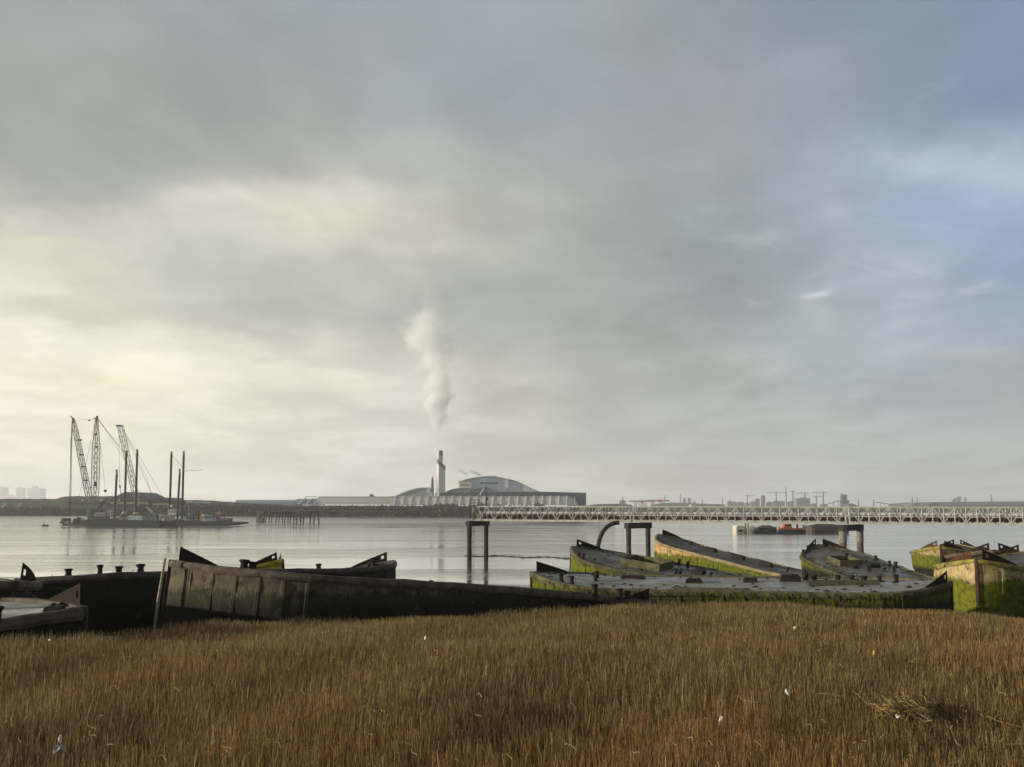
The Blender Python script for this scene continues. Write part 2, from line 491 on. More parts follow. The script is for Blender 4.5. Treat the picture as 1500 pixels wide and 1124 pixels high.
calm = t.mapr(w3, 0.40, 0.62, 0.22, 1.35)
h = t.math('ADD', t.math('MULTIPLY', w1, 0.075), t.math('MULTIPLY', w2, 0.17))
h = t.math('MULTIPLY', h, calm)
bp = t.n('ShaderNodeBump'); bp.inputs['Strength'].default_value = 1.0; bp.inputs['Distance'].default_value = 1.0
t.put(bp.inputs['Height'], h); m_water.node_tree.links.new(bp.outputs[0], b.inputs['Normal'])
xs = np.linspace(-7000, 7000, 29); ys = np.concatenate([np.array([45, 100, 200, 400, 700.0]), np.linspace(1000, 2600, 6)])
tag(grid_obj('river_water', xs, ys, lambda a, b_: a * 0.0, m_water), kind='structure')

# ------------------------------------------------------------------ the sunken barges
m_deckfit = mat('rusted_iron', (0.030, 0.022, 0.017), (0.012, 0.010, 0.009), 0.8, 9, 0.5)
m_plate = mat('rusty_bow_plate', (0.055, 0.030, 0.020), (0.022, 0.014, 0.011), 0.8, 5, 0.5)
m_plate_o = mat('orange_rust_plate', (0.22, 0.12, 0.055), (0.10, 0.05, 0.025), 0.85, 5, 0.5)
m_stem = mat('rusty_stem_iron', (0.085, 0.038, 0.026), (0.035, 0.020, 0.014), 0.8, 5, 0.5)
m_post = mat('pale_timber_post', (0.62, 0.52, 0.34), (0.36, 0.28, 0.18), 0.9, 6, 0.4)
m_weed = mat('bladder_weed', (0.105, 0.115, 0.018), (0.045, 0.045, 0.014), 0.7, 4.0, 0.3)
m_clod = mat('mud_clods', (0.050, 0.048, 0.022), (0.022, 0.020, 0.013), 0.9, 2.0, 0.5)
m_hatch_in = mat('flooded_hatch', (0.020, 0.020, 0.016), (0.045, 0.042, 0.03), 0.3, 2, 0.2, spec=0.6)

def make_bollard(flare=1.35, h=0.50, r=0.15):
    mb = MB()
    mb.lathe([(r * 1.35, -0.04), (r * 1.3, 0.05), (r, 0.09), (r * 0.97, h * 0.6), (r * 1.05, h * 0.78), (r * flare, h * 0.90), (r * flare * 0.98, h), (r * 0.9, h + 0.03)], n=12, jag=0.07)
    o = mb.build('bollard', m_deckfit, None, smooth=False)
    return o
_boll = make_bollard(1.4, 0.38, 0.115)
_boll_mesh = _boll.data; bpy.data.objects.remove(_boll)
_boll2 = make_bollard(1.5, 0.34, 0.15)
_boll2_mesh = _boll2.data; bpy.data.objects.remove(_boll2)

def barge(bow, heading, L, pitch, up, label, mh, md, Wd=3.1, D=2.7, sheer=0.5, bowlen=4.0, ribs=1.05, mg=None, plates=(m_plate, m_plate), bowp='fn', sternp='fn', weed=0, rebar=7, ssheer=None, hog=0.0,
          bollards=(), hatches=(), blocks=(), bent=(), seed=0, name='concrete_barge', beams=(), sheer_len=6.0):
    """bow: gunwale at the stem; heading: degrees, direction bow->stern; up: degrees the camera side is raised"""
    rn = random.Random(seed)
    hd = R(heading)
    left = Vector((-math.sin(hd), math.cos(hd)))                     # local +y
    mid = Vector((bow[0], bow[1])) + Vector((math.cos(hd), math.sin(hd))) * L / 2
    sgn = 1 if left.dot(-mid) > 0 else -1                           # +1: local +y side faces the camera
    root = empty(name, (bow[0], bow[1], bow[2] - sheer), (0, 0, 0), label, 'barge', 'sunken concrete barges on the mud')
    root.rotation_mode = 'XYZ'
    M = Matrix.Rotation(hd, 3, 'Z') @ Matrix.Rotation(R(pitch), 3, 'Y') @ Matrix.Rotation(R(up) * sgn, 3, 'X')
    root.rotation_euler = M.to_euler()
    def hw(x):
        t = min(x, L - x) / bowlen
        if t >= 1: return Wd
        return 0.13 + (Wd - 0.13) * max(0.0, math.sin(max(t, 0) * PI / 2)) ** 0.85
    def sh(x):
        a_ = sheer if x < L - x else (sheer if ssheer is None else ssheer)
        e = min(x, L - x)
        return a_ * (1 - min(e / sheer_len, 1)) ** 2 + hog * math.sin(PI * x / L)
    # stations
    st = []
    x = 0.0
    n_b = 9
    for k in range(n_b + 1):
        u = (1 - math.cos(k / n_b * PI / 2))
        st.append((u * bowlen, 0)); st.append((L - u * bowlen, 0))
    k = 0.9
    while k < L - 0.5:
        a = rn.uniform(0.6, 1.15)
        st += [(k - 0.085, 0), (k - 0.06, a), (k + 0.06, a), (k + 0.085, 0)]
        k += ribs
    st.sort()
    ss = [st[0]]
    for q in st[1:]:
        if q[0] - ss[-1][0] > 0.012: ss.append(q)
    st = ss
    lv = [0.0, -0.20, -0.24, -0.6, -1.0, -1.4, -1.75, -1.80, -2.2, -D]
    pf = [1.0, 1.0, 1.0, 0.998, 0.99, 0.975, 0.955, 0.95, 0.90, 0.72]
    vs = []; fs = []
    nl = len(lv)
    for (x, rb) in st:
        wv = hw(x); s_ = sh(x)
        for side in (1, -1):
            for j, (z, p) in enumerate(zip(lv, pf)):
                out = 0.0
                if rb and 2 <= j <= 6: out = (0.026 if seed == 3 else 0.042) * rb
                if not rb and 3 <= j <= 6: out = rn.uniform(-0.035, 0.012) + 0.07 * mnoise.noise(Vector((x * 0.8, side * 5.0, z * 1.3 + seed)))
                pp = p if wv > 1.5 else 1 - (1 - p) * (wv / 1.5)
                vs.append((x, side * (wv * pp + out), z + s_ * (1 if j < 9 else 0.4)))
    ns = len(st)
    for i in range(ns - 1):
        for sd_ in (0, 1):
            for j in range(nl - 1):
                a = i * 2 * nl + sd_ * nl + j
                b_ = (i + 1) * 2 * nl + sd_ * nl + j
                fs.append((a, b_, b_ + 1, a + 1) if sd_ == 0 else (a, a + 1, b_ + 1, b_))
        a = i * 2 * nl + nl - 1; b_ = (i + 1) * 2 * nl + nl - 1
        fs.append((a, b_, b_ + nl, a + nl))
    for i in (0, ns - 1):
        k0 = i * 2 * nl
        for j in range(nl - 1):
            fs.append((k0 + j, k0 + j + 1, k0 + nl + j + 1, k0 + nl + j))
    hb = MB(); hb.add(vs, fs)
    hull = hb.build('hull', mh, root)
    # deck: cambered and slightly worn
    xs_ = [0.03 + (L - 0.06) * i / 60 for i in range(61)]
    vs = []; fs = []
    nw = 13
    for i, x in enumerate(xs_):
        for j in range(nw):
            u = -1 + 2 * j / (nw - 1)
            z = sh(x) - 0.035 + 0.09 * (1 - u * u) + 0.03 * mnoise.noise(Vector((x * 0.5, u * 2, seed)))
            vs.append((x, u * (hw(x) - 0.02), z))
    for i in range(60):
        for j in range(nw - 1):
            a = i * nw + j
            fs.append((a, a + nw, a + nw + 1, a + 1))
    db = MB(); db.add(vs, fs); db.build('deck', md, root, smooth=True)
    # gunwale ring
    path = [(q[0], 1) for q in st if not q[1]] + [(q[0], -1) for q in reversed(st) if not q[1]]
    pr = [(0.09, -0.235), (0.13, -0.12), (0.09, 0.03), (0.0, 0.07), (-0.16, 0.06), (-0.19, -0.06)]
    vs = []; fs = []
    npth = len(path)
    pts = [(x, s_ * hw(x)) for x, s_ in path]
    for i, (x, s_) in enumerate(path):
        p0 = Vector(pts[i - 1]); p1 = Vector(pts[(i + 1) % npth])
        tt = (p1 - p0)
        tt = tt.normalized() if tt.length > 1e-6 else Vector((1, 0))
        nrm = Vector((-tt.y, tt.x))
        if nrm.dot(Vector(pts[i]) - Vector((L / 2, 0))) < 0: nrm = -nrm
        jit = 1 + 0.30 * (mnoise.noise(Vector((x * 1.7, s_ * 3.0, seed * 1.3)))) + 0.14 * mnoise.noise(Vector((x * 6.1, s_ * 3.0, seed * 1.3)))
        dz = 0.035 * mnoise.noise(Vector((x * 0.9, s_ * 7.0, seed))) - 0.09 * max(0, mnoise.noise(Vector((x * 0.7, s_ * 11.0, seed * 2.1))) - 0.35)
        for o_, z in pr:
            vs.append((pts[i][0] + nrm.x * o_ * jit, pts[i][1] + nrm.y * o_ * jit, sh(x) + z * jit + dz))
    npf = len(pr)
    for i in range(npth):
        i2 = (i + 1) % npth
        for j in range(npf):
            j2 = (j + 1) % npf
            fs.append((i * npf + j, i2 * npf + j, i2 * npf + j2, i * npf + j2))
    gb = MB(); gb.add(vs, fs); gb.build('gunwale', mg or mh, root)
    for x in (-0.06, L + 0.06):
        sb = MB(); sb.box((x, 0, sh(min(max(x, 0), L)) - 1.30), (0.20, 0.17, 2.75)); sb.build('stem_post', m_stem, root, bevel=0.02)
    # triangular bow plates with a fairlead hole
    for end in (0, 1):
        for si, side in enumerate((1, -1)):
            if ('n' if side == sgn else 'f') not in (bowp, sternp)[end]: continue
            bm = bmesh.new()
            cols = []
            ncol = 14
            for k in range(ncol + 1):
                s_ = k / ncol
                xx = 1.65 * (1 - s_) + 0.16
                x = xx if end == 0 else L - xx
                y = side * max(hw(x) - 0.10, 0.09)
                base = sh(x) + 0.0
                hh = 0.04 + 0.62 * s_ ** 0.9
                if k == ncol: hh *= 1.02
                row = [bm.verts.new((x, y, base + hh * q)) for q in (0.0, 0.42, 0.74, 1.0)]
                cols.append(row)
            fcs = []
            for k in range(ncol):
                for j in range(3):
                    if k == ncol - 2 and j == 1 and rn.random() < 0.8: continue
                    fcs.append(bm.faces.new((cols[k][j], cols[k + 1][j], cols[k + 1][j + 1], cols[k][j + 1])))
            bmesh.ops.solidify(bm, geom=fcs, thickness=0.06)
            bmesh.ops.recalc_face_normals(bm, faces=bm.faces)
            me = bpy.data.meshes.new('bow_plate'); bm.to_mesh(me); bm.free()
            me.materials.append(plates[si])
            o = bpy.data.objects.new('bow_plate', me); COL.objects.link(o); o.parent = root
    for q in bollards:
        x, y = q[0], q[1]
        me = _boll2_mesh if (len(q) > 2 and q[2]) else _boll_mesh
        o = bpy.data.objects.new('bollard', me); COL.objects.link(o); o.parent = root
        o.location = (x, y * sgn, sh(x) + 0.02)
        o.rotation_euler = (rn.uniform(-.08, .08), rn.uniform(-.08, .08), rn.uniform(0, 6))
        k_ = rn.uniform(0.85, 1.15); o.scale = (k_, k_, rn.uniform(0.8, 1.15))
    # mud clods, weed and broken concrete lying about the deck, thickest along the edges
    mb = MB()
    for _ in range(110):
        x = rn.uniform(0.8, L - 0.8); e_ = rn.random() ** 0.45 * (1 if rn.random() < .5 else -1)
        y = e_ * (hw(x) - 0.22); r_ = rn.uniform(0.03, 0.13) * (1.5 if rn.random() < 0.12 else 1)
        k_ = 6
        v_ = []
        for q, (rr, zz) in enumerate(((1.0, 0.0), (0.8, 0.45), (0.3, 0.75))):
            for i in range(k_):
                a_ = 2 * PI * i / k_ + q * 0.4; g_ = r_ * rr * rn.uniform(0.65, 1.3)
                v_.append((x + g_ * math.cos(a_) * 1.3, y + g_ * math.sin(a_), sh(x) - 0.035 + 0.09 * (1 - (y / hw(x)) ** 2) - 0.015 + r_ * zz * rn.uniform(.7, 1.2)))
        f_ = [tuple(2 * k_ + i for i in range(k_))]
        for q in range(2):
            for i in range(k_): f_.append((q * k_ + i, q * k_ + (i + 1) % k_, (q + 1) * k_ + (i + 1) % k_, (q + 1) * k_ + i))
        mb.add(v_, f_)
    dbr_ = mb
    if weed:      # strands of weed hanging over the side
        mb = MB()
        for _ in range(weed):
            x = rn.uniform(0.15, L - 0.15); s_ = 1 if rn.random() < .5 else -1
            y = s_ * (hw(x) + rn.uniform(0.10, 0.16)); z = sh(x) + rn.uniform(-0.10, 0.02); ln = rn.uniform(0.08, 0.42) * rn.random() ** 0.4; w_ = rn.uniform(0.02, 0.07)
            v_ = []
            for q in range(4):
                f_ = q / 3; ox = rn.uniform(-.02, .02)
                v_ += [(x - w_ * (1 - f_ * 0.7) + ox, y + s_ * 0.02 * math.sin(f_ * 3), z - ln * f_), (x + w_ * (1 - f_ * 0.7) + ox, y + s_ * 0.02 * math.sin(f_ * 3), z - ln * f_)]
            mb.add(v_, [(0, 1, 3, 2), (2, 3, 5, 4), (4, 5, 7, 6)])
        wo_ = mb.build('hanging_weed', m_weed, root); wo_['kind'] = 'stuff'
    for _ in range(rebar):
        x = rn.uniform(0.6, L - 0.6); s_ = sgn if rn.random() < .75 else -sgn; y = s_ * hw(x); z = sh(x)
        p_ = [Vector((x, y - s_ * 0.1, z)), Vector((x + rn.uniform(-.1, .1), y, z + rn.uniform(.1, .2))), Vector((x + rn.uniform(-.3, .3), y + s_ * rn.uniform(0, .2), z + rn.uniform(.05, .38)))]
        mb = MB(); mb.tube(p_, 0.013, 5); mb.build('bent_rebar', m_stem, root)
    dbr = dbr_.build('deck_debris', m_clod, root); dbr['kind'] = 'stuff'
    for (x, y, lx, ly, hh) in hatches:
        y *= sgn
        cb = MB()
        tk = 0.14
        z0 = sh(x) - 0.05
        ring = []
        for (ex, ey) in ((lx / 2, ly / 2), (lx / 2 - tk, ly / 2 - tk)):
            ring.append([(x + sx * ex, y + sy * ey) for sx, sy in ((-1, -1), (1, -1), (1, 1), (-1, 1))])
        vs = []
        for z in (z0, z0 + hh):
            for r_ in ring:
                for (a, b_) in r_:
                    vs.append((a, b_, z + rn.uniform(-.02, .02) * (z > z0)))
        fs = []
        for i in range(4):
            j = (i + 1) % 4
            fs += [(i, j, 8 + j, 8 + i), (4 + i, 12 + i, 12 + j, 4 + j), (8 + i, 8 + j, 12 + j, 12 + i), (i, 4 + i, 4 + j, j)]
        cb.add(vs, fs); co_ = cb.build('hatch_coaming', mg or mh, root, bevel=0.015)
        ib = MB(); ib.box((x, y, z0 + 0.09 + 0.05), (lx - 2 * tk - 0.02, ly - 2 * tk - 0.02, 0.1)); ib.build('hatch_floor', m_hatch_in, co_)
    for (x, y, lx, ly, hh) in blocks:
        bb = MB()
        y *= sgn
        z0 = sh(x)
        # a mooring block: tapered concrete plinth with an iron lug
        vs = []
        for z, f in ((z0 - 0.02, 1.0), (z0 + hh * 0.75, 0.9), (z0 + hh, 0.74)):
            for sx, sy in ((-1, -1), (1, -1), (1, 1), (-1, 1)):
                vs.append((x + sx * lx / 2 * f + rn.uniform(-.03, .03), y + sy * ly / 2 * f + rn.uniform(-.03, .03), z + rn.uniform(-.02, .02)))
        fs = [(3, 2, 1, 0), (8, 9, 10, 11)]
        for l_ in range(2):
            for i in range(4):
                j = (i + 1) % 4
                fs.append((l_ * 4 + i, l_ * 4 + j, l_ * 4 + 4 + j, l_ * 4 + 4 + i))
        bb.add(vs, fs); bb.build('mooring_block', m_deckfit, root)
    for (x0, y0, x1, y1, hh) in beams:      # fallen kerb timbers lying on deck, grown over
        bb = MB(); bb.bar((x0, y0 * sgn, sh(x0) + hh), (x1, y1 * sgn, sh(x1) + hh), 0.13, 0.10); bb.build('kerb_timber', mg or mh, root)
    return root

G_OLIVE = (0.060, 0.085, 0.012)
G_BRIGHT = (0.175, 0.195, 0.012)
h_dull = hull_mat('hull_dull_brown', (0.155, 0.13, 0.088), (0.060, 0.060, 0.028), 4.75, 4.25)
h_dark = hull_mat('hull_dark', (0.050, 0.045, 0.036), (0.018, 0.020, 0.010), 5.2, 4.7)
h_olive = hull_mat('hull_olive', (0.20, 0.165, 0.10), (0.145, 0.165, 0.014), 4.6, 3.45)  # high dark level puts this side's shade into its colour
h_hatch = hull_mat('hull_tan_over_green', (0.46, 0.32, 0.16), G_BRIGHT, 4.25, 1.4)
h_moss = hull_mat('hull_moss', (0.30, 0.28, 0.10), G_BRIGHT, 5.0, 3.0)  # dark level also paints the shadow low on the mossy side
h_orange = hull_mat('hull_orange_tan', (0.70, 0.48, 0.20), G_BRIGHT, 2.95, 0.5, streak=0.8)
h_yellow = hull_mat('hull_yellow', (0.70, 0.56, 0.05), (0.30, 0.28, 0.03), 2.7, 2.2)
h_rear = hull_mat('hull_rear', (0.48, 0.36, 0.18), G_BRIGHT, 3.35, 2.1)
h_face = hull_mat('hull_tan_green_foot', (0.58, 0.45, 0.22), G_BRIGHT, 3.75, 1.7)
g_brown = mat('gunwale_brown', (0.15, 0.115, 0.085), (0.07, 0.058, 0.04), 0.8, 2.5, 0.5)
g_olive = mat('gunwale_olive', (0.15, 0.135, 0.07), (0.07, 0.06, 0.035), 0.85, 2.5, 0.5)
g_purple = mat('gunwale_purple_brown', (0.11, 0.078, 0.068), (0.06, 0.045, 0.038), 0.7, 2.5, 0.5)
g_moss = mat('gunwale_moss', (0.34, 0.31, 0.07), (0.18, 0.16, 0.045), 0.9, 2.0, 0.5)
g_tan = mat('gunwale_tan', (0.40, 0.30, 0.16), (0.22, 0.17, 0.09), 0.85, 2, 0.5)
d_grey = deck_mat('deck_wet_grey', (0.33, 0.32, 0.29), (0.11, 0.10, 0.06), 0.60, 0.26)
d_brown = deck_mat('deck_brown', (0.135, 0.115, 0.085), (0.065, 0.056, 0.032), 0.50, 0.42, 3.1)
d_mid = deck_mat('deck_mid', (0.18, 0.162, 0.13), (0.075, 0.066, 0.032), 0.50, 0.36, 9.4)

# front row, left
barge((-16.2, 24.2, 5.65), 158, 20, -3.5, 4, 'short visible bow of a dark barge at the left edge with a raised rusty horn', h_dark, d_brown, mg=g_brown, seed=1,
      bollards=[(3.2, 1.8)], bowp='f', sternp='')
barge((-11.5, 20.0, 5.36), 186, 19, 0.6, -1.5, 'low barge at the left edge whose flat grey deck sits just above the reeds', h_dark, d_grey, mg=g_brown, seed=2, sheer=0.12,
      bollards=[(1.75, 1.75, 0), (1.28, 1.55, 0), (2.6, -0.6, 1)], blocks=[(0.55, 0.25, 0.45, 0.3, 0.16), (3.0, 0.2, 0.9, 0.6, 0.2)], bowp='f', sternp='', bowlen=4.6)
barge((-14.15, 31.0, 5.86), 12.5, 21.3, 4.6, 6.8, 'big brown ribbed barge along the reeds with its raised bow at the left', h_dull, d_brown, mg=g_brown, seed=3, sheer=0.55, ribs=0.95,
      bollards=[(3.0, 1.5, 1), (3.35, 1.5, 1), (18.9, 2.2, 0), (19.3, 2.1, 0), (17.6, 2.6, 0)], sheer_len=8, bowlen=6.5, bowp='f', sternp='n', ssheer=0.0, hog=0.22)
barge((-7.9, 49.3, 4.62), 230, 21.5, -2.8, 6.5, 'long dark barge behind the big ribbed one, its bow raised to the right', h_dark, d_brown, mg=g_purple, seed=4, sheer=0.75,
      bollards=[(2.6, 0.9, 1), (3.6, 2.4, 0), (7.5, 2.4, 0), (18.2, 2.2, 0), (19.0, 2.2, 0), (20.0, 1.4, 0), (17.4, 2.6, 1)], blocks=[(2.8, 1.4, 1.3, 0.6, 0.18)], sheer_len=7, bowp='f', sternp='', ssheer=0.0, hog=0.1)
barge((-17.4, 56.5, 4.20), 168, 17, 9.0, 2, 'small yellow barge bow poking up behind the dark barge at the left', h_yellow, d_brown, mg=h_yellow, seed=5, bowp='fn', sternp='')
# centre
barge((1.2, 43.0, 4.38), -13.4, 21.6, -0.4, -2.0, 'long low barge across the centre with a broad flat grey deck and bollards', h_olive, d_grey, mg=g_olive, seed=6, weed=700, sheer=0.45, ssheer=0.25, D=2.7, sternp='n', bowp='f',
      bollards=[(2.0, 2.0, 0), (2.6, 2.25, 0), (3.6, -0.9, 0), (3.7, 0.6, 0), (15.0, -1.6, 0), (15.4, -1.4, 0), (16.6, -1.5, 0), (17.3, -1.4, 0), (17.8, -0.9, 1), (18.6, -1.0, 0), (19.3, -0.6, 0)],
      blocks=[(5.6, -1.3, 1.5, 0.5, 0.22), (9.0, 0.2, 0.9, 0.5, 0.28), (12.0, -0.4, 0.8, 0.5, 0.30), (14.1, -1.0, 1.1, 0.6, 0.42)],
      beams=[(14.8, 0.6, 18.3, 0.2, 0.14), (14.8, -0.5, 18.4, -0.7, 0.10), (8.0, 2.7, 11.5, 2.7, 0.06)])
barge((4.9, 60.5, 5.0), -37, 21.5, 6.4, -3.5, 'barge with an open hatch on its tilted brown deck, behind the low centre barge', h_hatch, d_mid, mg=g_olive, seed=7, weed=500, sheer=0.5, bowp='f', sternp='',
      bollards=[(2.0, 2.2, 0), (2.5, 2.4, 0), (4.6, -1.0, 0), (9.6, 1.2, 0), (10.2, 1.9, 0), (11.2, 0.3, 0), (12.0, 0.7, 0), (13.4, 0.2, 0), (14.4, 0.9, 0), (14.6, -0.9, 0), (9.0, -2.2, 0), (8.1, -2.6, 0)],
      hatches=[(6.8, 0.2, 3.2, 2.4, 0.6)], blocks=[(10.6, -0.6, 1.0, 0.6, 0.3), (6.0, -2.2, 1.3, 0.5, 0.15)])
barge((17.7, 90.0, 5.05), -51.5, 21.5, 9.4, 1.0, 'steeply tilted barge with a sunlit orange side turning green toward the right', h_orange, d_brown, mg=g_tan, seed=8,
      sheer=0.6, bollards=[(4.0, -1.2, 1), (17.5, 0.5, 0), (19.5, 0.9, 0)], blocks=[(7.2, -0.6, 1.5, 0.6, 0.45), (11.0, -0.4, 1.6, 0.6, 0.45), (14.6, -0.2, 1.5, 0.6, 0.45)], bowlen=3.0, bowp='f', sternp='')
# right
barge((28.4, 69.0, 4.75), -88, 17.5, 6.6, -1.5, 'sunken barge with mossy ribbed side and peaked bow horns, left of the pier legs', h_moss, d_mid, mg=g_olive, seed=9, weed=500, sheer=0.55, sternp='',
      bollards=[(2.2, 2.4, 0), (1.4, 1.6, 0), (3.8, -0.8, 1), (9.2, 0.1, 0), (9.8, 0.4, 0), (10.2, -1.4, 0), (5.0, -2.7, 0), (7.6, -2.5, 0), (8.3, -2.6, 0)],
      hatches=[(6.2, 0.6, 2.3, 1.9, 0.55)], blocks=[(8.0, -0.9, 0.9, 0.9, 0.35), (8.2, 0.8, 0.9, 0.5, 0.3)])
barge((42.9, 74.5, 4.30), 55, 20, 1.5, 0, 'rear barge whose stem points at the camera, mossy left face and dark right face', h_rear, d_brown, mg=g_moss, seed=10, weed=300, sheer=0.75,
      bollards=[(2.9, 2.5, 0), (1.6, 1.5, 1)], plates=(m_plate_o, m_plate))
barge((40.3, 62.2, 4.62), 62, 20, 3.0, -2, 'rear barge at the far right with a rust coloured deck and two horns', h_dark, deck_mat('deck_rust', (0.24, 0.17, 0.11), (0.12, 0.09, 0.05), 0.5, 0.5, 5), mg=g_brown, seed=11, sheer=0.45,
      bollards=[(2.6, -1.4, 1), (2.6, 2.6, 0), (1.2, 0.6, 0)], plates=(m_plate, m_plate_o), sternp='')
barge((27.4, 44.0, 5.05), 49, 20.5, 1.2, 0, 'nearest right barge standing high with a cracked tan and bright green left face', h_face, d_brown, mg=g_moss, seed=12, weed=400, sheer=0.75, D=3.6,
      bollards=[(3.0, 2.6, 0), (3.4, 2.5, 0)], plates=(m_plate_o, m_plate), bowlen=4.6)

# timber post leaning on the stem of the big ribbed barge
mb = MB(); mb.tube([(-14.30, 29.9, 2.6), (-14.22, 30.1, 4.4), (-14.12, 30.35, 6.05)], [0.07, 0.065, 0.05], 7)
tag(mb.build('timber_post', m_post, smooth=True), 'pale thin post standing against the stem of the big ribbed barge', 'post')

# ------------------------------------------------------------------ pipe bridge and its piers
m_truss = mat('truss_paint', (0.68, 0.67, 0.60), (0.50, 0.48, 0.42), 0.6, 1.5, 0.1)
m_pipe_w = mat('white_pipe', (0.80, 0.79, 0.74), (0.70, 0.68, 0.62), 0.5, 1.2)
m_pipe_b = mat('rust_pipe', (0.155, 0.070, 0.045), (0.08, 0.040, 0.028), 0.75, 1.5, 0.2)
m_walk = mat('walkway_steel', (0.16, 0.13, 0.11), (0.09, 0.07, 0.06), 0.8, 1.5)
m_pile = mat('pile_steel', (0.090, 0.070, 0.060), (0.030, 0.026, 0.024), 0.75, 1.2, 0.3, stretch=(1, 1, 0.5))
m_beam = mat('pier_beam', (0.050, 0.046, 0.042), (0.025, 0.024, 0.022), 0.8, 2, 0.2)
m_red = mat('red_paint', (0.42, 0.05, 0.035), (0.25, 0.04, 0.03), 0.6, 2)
BA = at(695, 763, 120.0); BB = Vector((66.3, 95.5, 6.02))
bd = (BB - BA); blen = math.hypot(bd.x, bd.y); bdir = Vector((bd.x / blen, bd.y / blen, 0)); slope = bd.z / blen
bn = Vector((bdir.y, -bdir.x, 0))           # toward the camera
def bp_(s_, off, dz):
    return BA + bdir * s_ + Vector((0, 0, slope * s_ + dz)) + bn * off
def s_at(px):
    u = (px - 750) / FPX
    return (u * BA.y - BA.x) / (bdir.x - u * bdir.y)
def span(s0, s1, label, first=False):
    c0 = bp_(s0, 0, 0)
    root = empty('truss_bridge_span', c0, (0, 0, 0), label, 'bridge span', 'pale truss spans of the pipe bridge')
    n = max(2, round((s1 - s0) / 1.27)); n += n % 2
    H = 2.28
    for off in (1.15, -1.15):
        mb = MB()
        mb.bar(bp_(s0, off, 0.13), bp_(s1, off, 0.13), 0.20)
        mb.bar(bp_(s0, off, H), bp_(s1, off, H), 0.115)
        for k in range(n + 1):
            s_ = s0 + (s1 - s0) * k / n
            r_ = 0.074 if 0 < k < n else 0.12
            s_ = min(max(s_, s0 + 0.12), s1 - 0.12)
            mb.bar(bp_(s_, off, 0.13), bp_(s_, off, H), r_)
            if k < n:
                a, b_ = (0.2, H - 0.05) if k % 2 else (H - 0.05, 0.2)
                s2 = s0 + (s1 - s0) * (k + 1) / n
                mb.bar(bp_(s_, off, a), bp_(s2, off, b_), 0.062)
        mb.build('side_truss', m_truss, root, off=c0)
    mb = MB()
    for k in range(n + 1):
        s_ = min(max(s0 + (s1 - s0) * k / n, s0 + 0.1), s1 - 0.1)
        mb.bar(bp_(s_, 1.15, 0.02), bp_(s_, -1.15, 0.02), 0.09)
        if k % 2 == 0: mb.bar(bp_(s_, 1.15, H), bp_(s_, -1.15, H), 0.05)
    mb.build('cross_frame', m_truss, root, off=c0)
    mb = MB(); vs = [bp_(s0 + .05, 0.95, 0.16), bp_(s1 - .05, 0.95, 0.16), bp_(s1 - .05, -0.95, 0.16), bp_(s0 + .05, -0.95, 0.16)]
    vs += [p + Vector((0, 0, 0.07)) for p in vs]
    mb.add(vs, [(0, 3, 2, 1), (4, 5, 6, 7), (0, 1, 5, 4), (1, 2, 6, 5), (2, 3, 7, 6), (3, 0, 4, 7)]); mb.build('walkway', m_walk, root, off=c0)
    a0 = s0 + (1.9 if first else 0.0)
    mb = MB(); mb.bar(bp_(a0, 0.50, 1.30), bp_(s1, 0.50, 1.30), 0.22, n=12); mb.build('white_pipe', m_pipe_w, root, smooth=False, off=c0)
    mb = MB(); mb.bar(bp_(a0, 0.35, 0.66), bp_(s1, 0.35, 0.66), 0.27, n=12); mb.build('rust_pipe', m_pipe_b, root, smooth=False, off=c0)
    mb = MB()
    k = a0 + 0.7
    while k < s1 - 0.3:
        mb.bar(bp_(k, 0.72, 0.22), bp_(k, 0.72, 1.0), 0.06); mb.bar(bp_(k, 0.72, 0.95), bp_(k, -0.8, 0.95), 0.06); mb.bar(bp_(k, -0.75, 0.22), bp_(k, -0.75, 1.0), 0.06)
        mb.bar(bp_(k + 0.2, 0.62, 0.25), bp_(k + 0.75, 0.62, 0.85), 0.05)
        k += 1.27
    mb.build('pipe_support', m_pipe_b, root, off=c0)
    return root
sA, sB, sC = s_at(927), s_at(1238.5), 96.0
span(0.0, sA - 0.12, 'truss bridge span nearest its open left end above the water', True)
span(sA + 0.12, sB - 0.12, 'middle truss span between the two right pairs of legs')
span(sB + 0.12, sC, 'truss span running out of the photo at the right edge')

